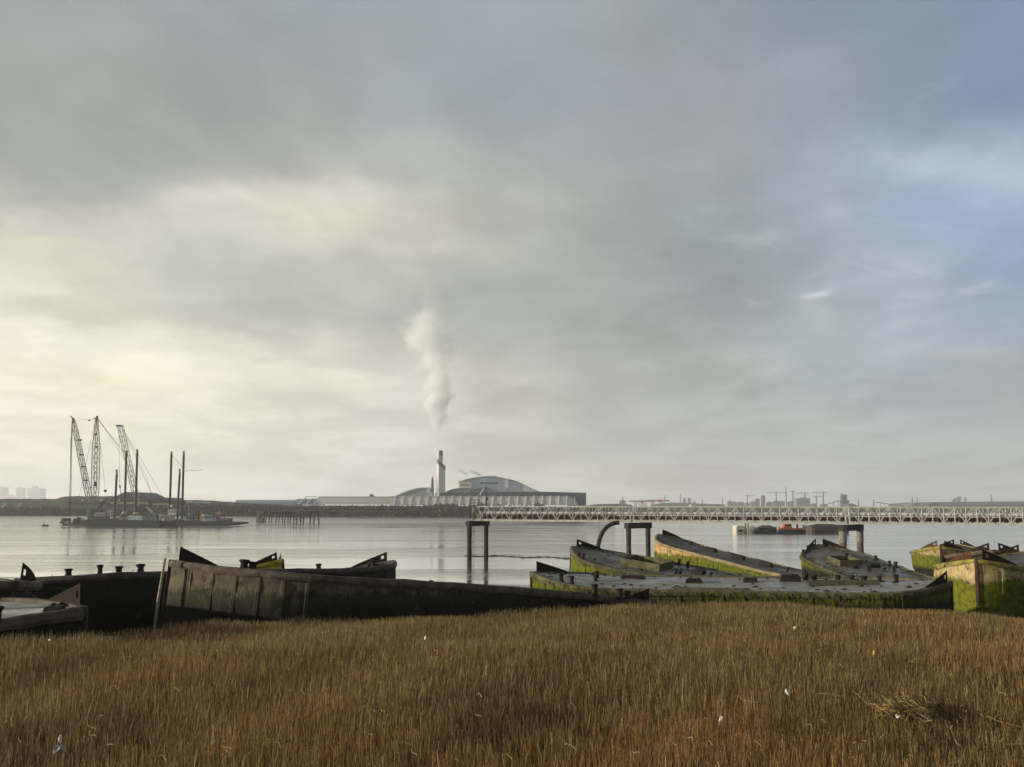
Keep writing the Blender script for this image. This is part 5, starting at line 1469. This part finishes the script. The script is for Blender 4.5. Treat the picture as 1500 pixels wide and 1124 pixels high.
def tcrane(px, pyt, j0, j1, Y, label):
    q = at(px, 744, Y); q.z = 4; k = Y / FPX
    root = empty('tower_crane', q, (0, 0, 0), label, 'tower crane', 'tower cranes on the right skyline')
    t_ = at(px, pyt, Y)
    mb = MB(); lattice(mb, (q.x, Y, 4), t_, 1.0 * k, 1.0 * k, 10, 0.2 * k, 0.12 * k); mb.build('mast', m_far_d, root, off=q)
    a, b_ = at(j0, pyt, Y), at(j1, pyt, Y)
    mb = MB(); lattice(mb, a, b_, 0.7 * k, 0.7 * k, 10, 0.15 * k, 0.1 * k); mb.build('jib', m_far_d, root, off=q)
    p_ = at(px, pyt - 2.2, Y)
    mb = MB(); mb.bar(t_, p_, 0.3 * k); mb.bar(p_, at(j0 + 2, pyt, Y), 0.10 * k); mb.bar(p_, at(j1 - 2, pyt, Y), 0.10 * k); mb.build('peak_tie', m_far_d, root, off=q)
tcrane(1095, 726.5, 1091, 1105, 2500, 'faint leftmost tower crane with a short jib')
tcrane(1137, 722, 1124, 1153, 2200, 'tower crane with a long jib left of the tall thin chimney')
tcrane(1161.5, 720, 1158, 1163.5, 2200, 'tower crane seen nearly end-on right of the tall thin chimney')
tcrane(1179, 722.5, 1165, 1185, 2250, 'tower crane rising over the broad blue block')
tcrane(1196, 728, 1191, 1204, 2300, 'shortest tower crane of the skyline, right of the broad blue block')
tcrane(1206, 721.5, 1190, 1212, 2200, 'rightmost tower crane of the skyline')
q = at(1152, 744, 2300); k = 2300 / FPX
tc_ = empty('thin_chimney', (q.x, q.y, 4), (0, 0, 0), 'tall thin dark chimney in the middle of the tower cranes', 'chimney')
zt = at(1152, 713, 2300).z - 4
mb = MB(); mb.bar((0, 0, 0), (0, 0, zt * 0.78), 0.9 * k, 0.75 * k, n=10); mb.build('shaft', m_far_d, tc_)
mb = MB(); mb.bar((0.1 * k, 0, zt * 0.78), (0.1 * k, 0, zt), 0.7 * k, 0.55 * k, n=10); mb.build('upper_flue', m_far_d, tc_)
# cement works
c0 = at(1237, 744, 1800); c0.z = 4
cw = empty('batching_tower', c0, (0, 0, 0), 'dark stepped industrial tower above the right bridge legs', 'industrial tower')
prism_px('tower', [(1235.5, 746), (1241, 746), (1241, 726), (1239.5, 724.5), (1236.5, 724.5), (1235.5, 727)], 1800, 18, m_far_d, cw, c0)
prism_px('stair_mast', [(1233, 746), (1234.3, 746), (1233.8, 722.5), (1233, 722.5)], 1800, 3, m_far_d, cw, c0)
prism_px('bridge_deck', [(1234.0, 726.5), (1236.3, 726.5), (1236.3, 724.8), (1234.0, 724.8)], 1801, 4, m_far_d, cw, c0)
prism_px('low_wing', [(1241, 746), (1244, 746), (1244, 733), (1241, 733)], 1803, 12, m_far_d, cw, c0)
cv = empty('conveyor', c0, (0, 0, 0), 'dark humped conveyor gallery left of the industrial tower', 'conveyor')
for p0, p1 in (((1203, 741.5), (1228, 734)), ((1228, 734), (1234, 736))):
    mb = MB(); mb.bar(at(*p0, 1795), at(*p1, 1795), 1.3); mb.build('gallery', m_far_d, cv, off=c0)
for px, py in ((1212, 738.8), (1221, 736.2), (1228, 734)):
    mb = MB(); p_ = at(px, py, 1795); mb.bar(p_, (p_.x, p_.y, 4), 0.6); mb.build('trestle', m_far_d, cv, off=c0)
cv = empty('conveyor', at(1300, 744, 1700), (0, 0, 0), 'long low conveyor sloping down right of the industrial tower', 'conveyor')
o0 = at(1300, 744, 1700)
mb = MB(); mb.bar(at(1283, 736, 1700), at(1324, 741.5, 1700), 1.2); mb.build('gallery', m_far_d, cv, off=o0)
for px, py in ((1290, 737), (1302, 738.5), (1314, 740.2)):
    mb = MB(); p_ = at(px, py, 1700); mb.bar(p_, (p_.x, p_.y, 4), 0.5); mb.build('trestle', m_far_d, cv, off=o0)
curved('far_dome_shed', 'low dark domed shed right of the industrial tower', smooth_pts([(1241, 744), (1246, 738), (1252, 739), (1260, 743)]), 746, 1760, 30, m_far_d, m_far_d, 0.8)
curved('far_humped_shed', 'small dark humped shed in front of the long far warehouse', smooth_pts([(1358, 745), (1362, 737.5), (1370, 736.5), (1376, 739), (1378, 745)]), 746, 1600, 30, m_far_d, m_far_d, 0.8)
rr, o0 = curved('long_warehouse', 'long low grey warehouse roof filling the right horizon', [(1336, 738), (1352, 736), (1500, 734.6), (1560, 734.6)], 746, 2000, 120, m_far, mat('warehouse_roof', (0.14, 0.15, 0.16), (0.12, 0.13, 0.14), 0.6, 0.01), 0.8)
rr, o0 = curved('dark_warehouse', 'lower dark warehouse in front of the long one at the right edge', [(1378, 741), (1400, 740), (1500, 739.5), (1560, 739.5)], 747, 1700, 60, m_far_d, m_far_d, 0.8)
rr, o0 = curved('brown_shed', 'low brownish shed left of the humped one', [(1330, 741.5), (1358, 740.5)], 747, 1680, 40, mat('brownish', (0.13, 0.10, 0.08), (0.1, 0.08, 0.07), 0.8, 0.02), m_far_d, 0.8)
rr, o0 = curved('grey_warehouse', 'long pale warehouse behind the red gantry cranes', [(960, 739), (985, 736.5), (1030, 738), (1062, 739)], 747, 2100, 60, m_far, m_far, 0.8)
rr, o0 = curved('low_depot', 'low grey depot roof between the blue block and the red cranes', [(862, 740.5), (880, 738.5), (905, 738), (925, 739.5)], 747, 1400, 60, m_far_d, m_far, 0.8)
def pylon(px, pyt, Y, label):
    q = at(px, 744, Y); k = Y / FPX
    root = empty('power_pylon', (q.x, Y, 4), (0, 0, 0), label, 'pylon', 'power pylons on the horizon')
    zt = at(px, pyt, Y).z - 4
    mb = MB(); lattice(mb, (0, 0, 0), (0, 0, zt), 2.2 * k, 0.35 * k, 9, 0.16 * k, 0.10 * k); mb.build('tower', m_far_d, root)
    mb = MB()
    for f, w_ in ((0.70, 1.8), (0.80, 1.5), (0.90, 1.2)): mb.bar((-w_ * k, 0, zt * f), (w_ * k, 0, zt * f), 0.16 * k)
    mb.build('cross_arm', m_far_d, root)
for px, py, Y, lb in ((912.5, 727, 1800, 'pylon left of the red cranes'), (974, 725, 2400, 'pylon behind the right red crane'), (997, 723, 2600, 'pylon left of the two slim towers'), (1029, 730, 2600, 'short pylon over the pale warehouse'),
                      (1058.5, 728.5, 2200, 'pylon above the white work barge'), (1258, 731, 2200, 'pylon right of the industrial tower'), (1280, 731, 2200, 'pylon over the top of the sloping conveyor'),
                      (1337, 728, 2100, 'left pylon of the pair at the start of the long warehouse'), (1344, 728, 2100, 'right pylon of the pair at the start of the long warehouse'), (1453, 725, 2200, 'lone pylon over the long warehouse near the right edge')):
    pylon(px, py, Y, lb)

# ------------------------------------------------------------------ steam
def steam(name, base, H, cx, rad, dens, label, noise_scale, Y, aniso=0.0, sq=1.0):
    """a leaning column of steam: cx and rad are lists of (height fraction, metres)"""
    n = 26; seg = 16
    vs = []; fs = []
    xs_ = [i / n for i in range(n + 1)]
    for i, s_ in enumerate(xs_):
        c_ = float(interp(s_, cx)); r_ = float(interp(s_, rad)) * 1.35 + 0.5
        for k in range(seg):
            a_ = 2 * PI * k / seg
            vs.append((c_ + r_ * math.cos(a_), r_ * math.sin(a_), s_ * H))
        if i:
            for k in range(seg):
                k2 = (k + 1) % seg
                fs.append(((i - 1) * seg + k, (i - 1) * seg + k2, i * seg + k2, i * seg + k))
    fs.append(tuple(range(seg - 1, -1, -1))); fs.append(tuple(n * seg + k for k in range(seg)))
    m = bpy.data.materials.new(name); m.use_nodes = True
    tr = m.node_tree; tr.nodes.clear(); t = NT(tr)
    tc = t.n('ShaderNodeTexCoord').outputs['Object']
    sp = t.n('ShaderNodeSeparateXYZ'); t.put(sp.inputs[0], tc)
    s_ = t.math('DIVIDE', sp.outputs[2], H)
    def curve(pts, scale):
        fc = t.n('ShaderNodeFloatCurve')
        cu = fc.mapping.curves[0]
        cu.points[0].location = (pts[0][0], pts[0][1] / scale + 0.5); cu.points[1].location = (pts[-1][0], pts[-1][1] / scale + 0.5)
        for p in pts[1:-1]: cu.points.new(p[0], p[1] / scale + 0.5)
        fc.mapping.use_clip = False
        fc.mapping.update()
        t.put(fc.inputs['Value'], s_)
        return t.math('MULTIPLY', t.math('SUBTRACT', fc.outputs[0], 0.5), scale)
    big = 2.2 * max([abs(q[1]) for q in cx + rad])
    C = curve(cx, big); Rr = curve(rad, big)
    n1 = t.noise(tc, noise_scale, 6, 0.6, 0.0)
    n0 = t.noise(tc, noise_scale * 0.35, 3, 0.5, 0.0, out=1)
    ns = t.n('ShaderNodeSeparateXYZ'); t.put(ns.inputs[0], n0)
    dx = t.math('SUBTRACT', sp.outputs[0], C)
    dx = t.math('ADD', dx, t.math('MULTIPLY', t.math('SUBTRACT', ns.outputs[0], 0.5), t.math('MULTIPLY', Rr, 1.2)))
    rr = t.math('SQRT', t.math('ADD', t.math('MULTIPLY', dx, dx), t.math('MULTIPLY', sp.outputs[1], sp.outputs[1])))
    e = t.math('SUBTRACT', 1.0, t.math('DIVIDE', rr, t.math('MAXIMUM', Rr, 0.2)))
    e = t.math('ADD', e, t.math('MULTIPLY_ADD', n1, 2.6, -1.45))
    fall = t.n('ShaderNodeFloatCurve'); cu = fall.mapping.curves[0]
    cu.points[0].location = (0, dens[0][1]); cu.points[1].location = (1, dens[-1][1])
    for p in dens[1:-1]: cu.points.new(p[0], p[1])
    fall.mapping.update(); t.put(fall.inputs['Value'], s_)
    dd = t.math('MULTIPLY', t.mapr(e, 0.0, 0.85), t.math('MULTIPLY', fall.outputs[0], sq))
    pv = t.n('ShaderNodeVolumePrincipled')
    pv.inputs['Color'].default_value = (0.997, 1.0, 1.0, 1)
    pv.inputs['Anisotropy'].default_value = aniso
    t.put(pv.inputs['Density'], dd)
    ou = t.n('ShaderNodeOutputMaterial'); tr.links.new(pv.outputs[0], ou.inputs['Volume'])
    mb = MB(); mb.add(vs, fs); o = mb.build(name, m); o.location = base
    return tag(o, label, 'steam', kind='stuff')
b0 = at(640, 637, 880); kk = 880 / FPX
H = at(625, 420, 880).z - b0.z
PXF = lambda dpx: dpx * kk
steam('steam_plume', b0, H, [(0.0, PXF(-1)), (0.12, PXF(-1)), (0.25, PXF(0)), (0.4, PXF(-1)), (0.55, PXF(-6)), (0.7, PXF(-15)), (0.80, PXF(-18)), (0.9, PXF(-14)), (1.0, PXF(-12))],
      [(0.0, PXF(5)), (0.06, PXF(13)), (0.15, PXF(21)), (0.25, PXF(26)), (0.4, PXF(31)), (0.55, PXF(38)), (0.66, PXF(48)), (0.75, PXF(48)), (0.82, PXF(30)), (0.92, PXF(22)), (1.0, PXF(14))],
      [(0, 1.0), (0.2, 0.95), (0.33, 0.42), (0.5, 0.22), (0.76, 0.18), (0.84, 0.07), (1.0, 0.01)], 'tall column of white steam rising above the chimney', 0.055, 880, sq=0.40)
b1 = at(697, 701, 900)
def small_steam(px0, py0, px1, py1, label):
    a, b_ = at(px0, py0, 905), at(px1, py1, 905)
    H_ = b_.z - a.z; dxx = b_.x - a.x
    steam('steam_wisp', a, H_, [(0, 0), (0.3, dxx * 0.30), (0.6, dxx * 0.65), (1, dxx)], [(0, 2.5), (0.3, 6.5), (0.7, 7.0), (1.0, 4.0)], [(0, 0.9), (0.5, 0.7), (1, 0.3)], label, 0.18, 905, sq=0.9)
small_steam(703, 698, 688, 688, 'small white puff of steam on the largest curved hall')
small_steam(684, 698, 666, 685, 'thin trailing steam left of the puff on the largest hall')

# ------------------------------------------------------------------ haze
mh = bpy.data.materials.new('haze'); mh.use_nodes = True
tr = mh.node_tree; tr.nodes.clear(); t = NT(tr)
pv = t.n('ShaderNodeVolumePrincipled')
pv.inputs['Color'].default_value = (1.0, 1.0, 1.0, 1)
pv.inputs['Density'].default_value = 2.3e-4
pv.inputs['Anisotropy'].default_value = 0.25
ou = t.n('ShaderNodeOutputMaterial'); tr.links.new(pv.outputs[0], ou.inputs['Volume'])
mb = MB(); mb.box((0, 2570, 135), (14200, 5340, 290))
hz = mb.build('haze', mh)
hz.location = (0, 0, 0)
tag(hz, 'pale haze over the river', 'haze', kind='stuff')

# ------------------------------------------------------------------ reed bed
def reed_edge(X):
    return interp(X, [(-60, 16.4), (-12.5, 16.5), (-10.5, 17.6), (-9.6, 22.0), (-8.6, 26.6), (0, 28.0), (4, 29.0), (7.5, 30.2), (9, 35.6), (12, 36.6), (16, 35.8), (21, 34.6), (24, 36.5), (27, 40.5), (31, 40.5), (50, 42.5)])
def vnoise(x, y, seed):
    rg = np.random.default_rng(seed)
    G = rg.random((128, 128))
    xi = np.floor(x).astype(int); yi = np.floor(y).astype(int)
    fx = x - xi; fy = y - yi
    fx = fx * fx * (3 - 2 * fx); fy = fy * fy * (3 - 2 * fy)
    g = lambda a, b_: G[a % 128, b_ % 128]
    return (g(xi, yi) * (1 - fx) + g(xi + 1, yi) * fx) * (1 - fy) + (g(xi, yi + 1) * (1 - fx) + g(xi + 1, yi + 1) * fx) * fy
def fbm(x, y, seed):
    return 0.55 * vnoise(x, y, seed) + 0.3 * vnoise(x * 2.1, y * 2.1, seed + 1) + 0.15 * vnoise(x * 4.3, y * 4.3, seed + 2)
rg = np.random.default_rng(11)
PX, PY = [], []
for (y0, y1, dens) in ((6.5, 12, 1150), (12, 18, 900), (18, 26, 600), (26, 44, 420)):
    wdt = lambda yy: 0.76 * yy + 5.5
    ww = wdt(y1)
    n = int((y1 - y0) * 2 * ww * dens)
    x = rg.uniform(-ww, ww, n); y = rg.uniform(y0, y1, n)
    k = (np.abs(x) < wdt(y)) & (y < reed_edge(x) + rg.normal(0, 0.18, n))
    # low barge at the left edge and the matted hollow
    k &= ~((x < -11.4) & (y > 16.2))
    PX.append(x[k]); PY.append(y[k])
X = np.concatenate(PX); Y = np.concatenate(PY); n = len(X)
print('reeds', n)
Z = gz(X, Y)
pat = fbm(X * 0.28 + 40, Y * 0.28 + 10, 3)            # height / matting patches
pat2 = fbm(X * 0.8 + 10, Y * 0.6 + 50, 9)
tone = fbm(X * 0.16 + 70, Y * 0.22 + 30, 21)
edge = np.clip((reed_edge(X) - Y) / 4.0, 0, 1)
hgt = 0.80 * (0.80 + 0.28 * pat) * (0.92 + 0.16 * pat2) * np.where(rg.random(n) < 0.55, rg.uniform(0.35, 0.85, n), rg.uniform(0.8, 1.15, n))
mat_c = np.exp(-(((X - 6.0) / 0.75) ** 2 + ((Y - 11.1) / 0.45) ** 2))
hgt *= 1 - 0.42 * np.clip(mat_c, 0, 1) * rg.uniform(0.3, 1, n)
Z0 = Z - 0.05
wid = (0.0036 + 0.00028 * Y) * rg.uniform(0.6, 1.35, n)
th = rg.uniform(0, 2 * PI, n)
lean = rg.normal(0.03, 0.10, n); lean2 = rg.normal(0.0, 0.10, n)
lean = lean + (pat - 0.5) * 0.18
broken = rg.random(n) < 0.10
sx, sy = np.cos(th) * wid, np.sin(th) * wid * 0.6
lv = [0.0, 0.4, 0.75, 1.0]
wf = [1.0, 0.9, 0.75, 0.35]
V = np.empty((n, 8, 3), np.float32)
kd = rg.uniform(-1, 1, n) * 0.10
for i, (l, f) in enumerate(zip(lv, wf)):
    cx = X + lean * hgt * l + kd * hgt * l * l
    cy = Y + lean2 * hgt * l
    cz = Z0 + hgt * l
    if i == 3:
        bx_ = rg.uniform(-1, 1, n); by_ = rg.uniform(-1, 1, n)
        cx = np.where(broken, cx + bx_ * 0.22, cx); cz = np.where(broken, cz - hgt * 0.30, cz); cy = np.where(broken, cy + by_ * 0.1, cy)
    V[:, 2 * i, 0] = cx - sx * f; V[:, 2 * i, 1] = cy - sy * f; V[:, 2 * i, 2] = cz
    V[:, 2 * i + 1, 0] = cx + sx * f; V[:, 2 * i + 1, 1] = cy + sy * f; V[:, 2 * i + 1, 2] = cz
base = (np.arange(n) * 8)[:, None]
F = np.concatenate([base + np.array([[0, 1, 3, 2]]), base + np.array([[2, 3, 5, 4]]), base + np.array([[4, 5, 7, 6]])], 1).reshape(-1, 4)
pal = np.array([(0.250, 0.172, 0.078), (0.215, 0.138, 0.064), (0.300, 0.215, 0.108), (0.165, 0.105, 0.050), (0.205, 0.162, 0.072), (0.440, 0.350, 0.215)])
pick = rg.choice(len(pal), n, p=[0.30, 0.25, 0.15, 0.16, 0.11, 0.03])
c = pal[pick] * rg.uniform(1.0, 1.6, n)[:, None] * np.array([1.02, 1.0, 0.98])
greenish = np.clip((0.55 - edge) * 1.1, 0, 0.55)[:, None] * (X < 8)[:, None]
c = c * (1 - greenish) + np.array([0.15, 0.145, 0.065]) * greenish
red = np.clip((tone - 0.5) * 2.2, -0.5, 0.6)[:, None]
c = c * (1 + red * np.array([0.10, -0.02, -0.08]))
dark = np.clip((0.42 - pat) * 1.2, 0, 0.2)[:, None]
c = c * (1 - dark)
c = np.clip(c, 0.01, 0.9)
colr = np.ones((n, 8, 4), np.float32); colr[:, :, :3] = c[:, None, :]
me = bpy.data.meshes.new('reed_bed')
me.vertices.add(n * 8); me.vertices.foreach_set('co', V.ravel())
me.loops.add(F.size); me.loops.foreach_set('vertex_index', F.ravel().astype(np.int32))
me.polygons.add(len(F)); me.polygons.foreach_set('loop_start', (np.arange(len(F)) * 4).astype(np.int32))
me.update(calc_edges=True)
at_ = me.attributes.new('col', 'FLOAT_COLOR', 'POINT'); at_.data.foreach_set('color', colr.ravel())
m_reed = bpy.data.materials.new('dry_reed'); m_reed.use_nodes = True
t = NT(m_reed.node_tree); b = m_reed.node_tree.nodes['Principled BSDF']
an = t.n('ShaderNodeAttribute'); an.attribute_name = 'col'
tc = t.n('ShaderNodeTexCoord').outputs['Object']
nz = t.noise(t.vmath('MULTIPLY', tc, (1, 1, 6)), 3.0, 3)
t.put(b.inputs['Base Color'], t.scale(an.outputs['Color'], t.mapr(nz, 0.3, 0.7, 0.8, 1.2)))
b.inputs['Roughness'].default_value = 0.8; b.inputs['Specular IOR Level'].default_value = 0.15
trn = t.n('ShaderNodeBsdfTranslucent'); t.put(trn.inputs[0], t.scale(an.outputs['Color'], 1.1))
mxs = t.n('ShaderNodeMixShader'); mxs.inputs[0].default_value = 0.38
m_reed.node_tree.links.new(b.outputs[0], mxs.inputs[1]); m_reed.node_tree.links.new(trn.outputs[0], mxs.inputs[2])
m_reed.node_tree.links.new(mxs.outputs[0], m_reed.node_tree.nodes['Material Output'].inputs['Surface'])
me.materials.append(m_reed)
o = bpy.data.objects.new('reed_bed', me); COL.objects.link(o)
tag(o, 'dense bed of dry brown reeds filling the foreground', 'reeds', kind='stuff')

# fallen straw: long bent stems lying over the reeds
def ground_px(px, py, lift=0.5):
    Yy = 10.0
    for _ in range(30):
        q = at(px, py, Yy); g = float(gz(q.x, q.y)) + lift
        Yy += (q.z - g) * 3.0 if abs(q.z - g) > 0.002 else 0
        Yy = min(max(Yy, 6), 45)
    return at(px, py, Yy)
m_straw = mat('pale_straw', (0.40, 0.28, 0.14), (0.26, 0.17, 0.08), 0.8, 8)
m_straw_y = mat('yellow_straw', (0.46, 0.34, 0.13), (0.30, 0.20, 0.08), 0.8, 8)
def stem(mb, p, q, r, sag=0.05):
    p, q = Vector(p), Vector(q)
    k_ = rnd.uniform(0.3, 0.7)
    mid_ = p.lerp(q, k_) + Vector((rnd.uniform(-.03, .03), rnd.uniform(-.03, .03), rnd.uniform(-sag, sag)))
    mb.tube([p, p.lerp(mid_, 0.5) + Vector((0, 0, .01)), mid_, mid_.lerp(q, 0.55), q], [r, r, r, r * .8, r * .5], 4)
def straw(name, items, m, label):
    mb = MB()
    for (x0, y0, x1, y1, l0, l1) in items:
        stem(mb, ground_px(x0, y0, l0), ground_px(x1, y1, l1), rnd.uniform(0.003, 0.006))
    return tag(mb.build(name, m), label, 'straw', kind='stuff')
it = []
for k in range(240):
    u = rnd.random()
    cx = 1285 + u * 80; cy = 1042 - 8 * math.sin(u * 3) + rnd.gauss(0, 7) + (u - .5) * 8
    ln = rnd.uniform(5, 18); an_ = rnd.gauss(0.1, 0.7)
    it.append((cx - ln * math.cos(an_), cy - ln * math.sin(an_), cx + ln * math.cos(an_), cy + ln * math.sin(an_), rnd.uniform(.5, .72), rnd.uniform(.45, .72)))
straw('matted_straw', it, m_straw_y, 'patch of matted yellow straw pressed flat in the reeds at the lower right')
it = [(1248, 1012, 1287, 1042, .7, .55), (1261, 1012, 1275, 1030, .7, .6), (1366, 1024, 1388, 1041, .72, .55), (1398, 1055, 1407, 1062, .6, .6), (1345, 1052, 1385, 1053, .55, .55), (1277, 1074, 1290, 1095, .7, .5),
      (1290, 1095, 1330, 1080, .5, .6), (1380, 1050, 1400, 1080, .6, .5), (1445, 1050, 1498, 1066, .65, .6), (1462, 1085, 1500, 1090, .65, .65), (1160, 957, 1205, 960, .8, .75), (1195, 1017, 1240, 1021, .7, .7), (1080, 1018, 1110, 1030, .7, .7),
      (1380, 992, 1440, 994, .75, .7), (1228, 975, 1240, 983, .8, .7), (528, 1037, 572, 1039, .7, .7), (575, 1040, 600, 1032, .7, .7), (205, 1080, 215, 1090, .7, .6), (230, 1028, 242, 1020, .7, .75), (450, 1100, 470, 1108, .7, .65)]
for k in range(150):
    x_, y_ = rnd.uniform(0, 1500), 930 + 190 * rnd.random() ** 0.8
    ln = rnd.uniform(3, 9) * (0.5 + (y_ - 900) / 150); an_ = rnd.uniform(-0.9, 0.9)
    if rnd.random() < 0.5: an_ += PI
    it.append((x_, y_, x_ + ln * math.cos(an_), y_ + ln * math.sin(an_), .8, .78))
for k in range(70):
    x_, y_ = rnd.gauss(1400, 70), rnd.gauss(1050, 28)
    ln = rnd.uniform(10, 26); an_ = rnd.uniform(-0.2, 1.1)
    it.append((x_, y_, x_ + ln * math.cos(an_), y_ + ln * math.sin(an_), .7, .55))
straw('fallen_reeds', it, m_straw, 'pale broken stems lying loosely across the reeds')

# litter
m_lit = mat('white_plastic', (0.86, 0.86, 0.84), (0.74, 0.74, 0.72), 0.4, 12)
def crumple(px, py, w_, h_, label, m=m_lit, lift=0.95, cat='litter', name='plastic_litter', seed=0):
    q = ground_px(px, py, lift); k = q.y / FPX
    bm = bmesh.new(); bmesh.ops.create_icosphere(bm, subdivisions=2, radius=1)
    for v in bm.verts:
        nn_ = mnoise.noise(v.co * 2.2 + Vector((seed, seed * 2, 0))); n3 = mnoise.noise(v.co * 5 + Vector((seed, 0, 0)))
        v.co *= 1 + 0.8 * nn_ + 0.5 * n3
        v.co.x *= w_ * k / 2; v.co.y *= w_ * k / 2 * 0.7; v.co.z *= h_ * k / 2
    me = bpy.data.meshes.new(name); bm.to_mesh(me); bm.free(); me.materials.append(m)
    o = bpy.data.objects.new(name, me); COL.objects.link(o); o.location = q
    return tag(o, label, cat, 'litter caught in the reeds')
crumple(1153, 1014, 5, 9, 'upright white scrap of plastic caught in the reeds right of centre', seed=1).rotation_euler = (0, -0.4, 0)
crumple(1056, 1054, 5, 10, 'thin white plastic scrap low in the reeds, left of the upright one', seed=2).rotation_euler = (0, 0.3, 0)
crumple(1315, 1050, 6, 5, 'white scrap lying at the front of the matted yellow straw', seed=3)
crumple(1164, 920, 3.6, 3.6, 'tiny white scrap near the top of the reeds below the centre barge', seed=4)
crumple(623, 935, 3.5, 6, 'small white scrap below the long dark hull', seed=5)
crumple(73, 938, 3, 3.5, 'tiny pale scrap at the reed edge below the low left barge', seed=6)
crumple(88, 1098, 17, 13, 'large pale plastic bag snagged in the reeds at the lower left', m=mat('dirty_plastic', (0.42, 0.40, 0.36), (0.28, 0.26, 0.23), 0.5, 10), seed=7, lift=0.7)
crumple(88, 1083, 4.5, 9, 'white loop of plastic sticking up above the large pale bag', seed=8)
crumple(1281, 957, 5, 8, 'yellow scrap of litter in the reeds below the mossy barge', m=mat('yellow_plastic', (0.50, 0.40, 0.10), (0.40, 0.32, 0.10), 0.5, 10), seed=9)
crumple(1086, 1070, 5, 8, 'faded red wrapper low in the reeds beside the thin white scrap', m=mat('red_wrapper', (0.34, 0.08, 0.05), (0.24, 0.07, 0.05), 0.5, 10), seed=10)
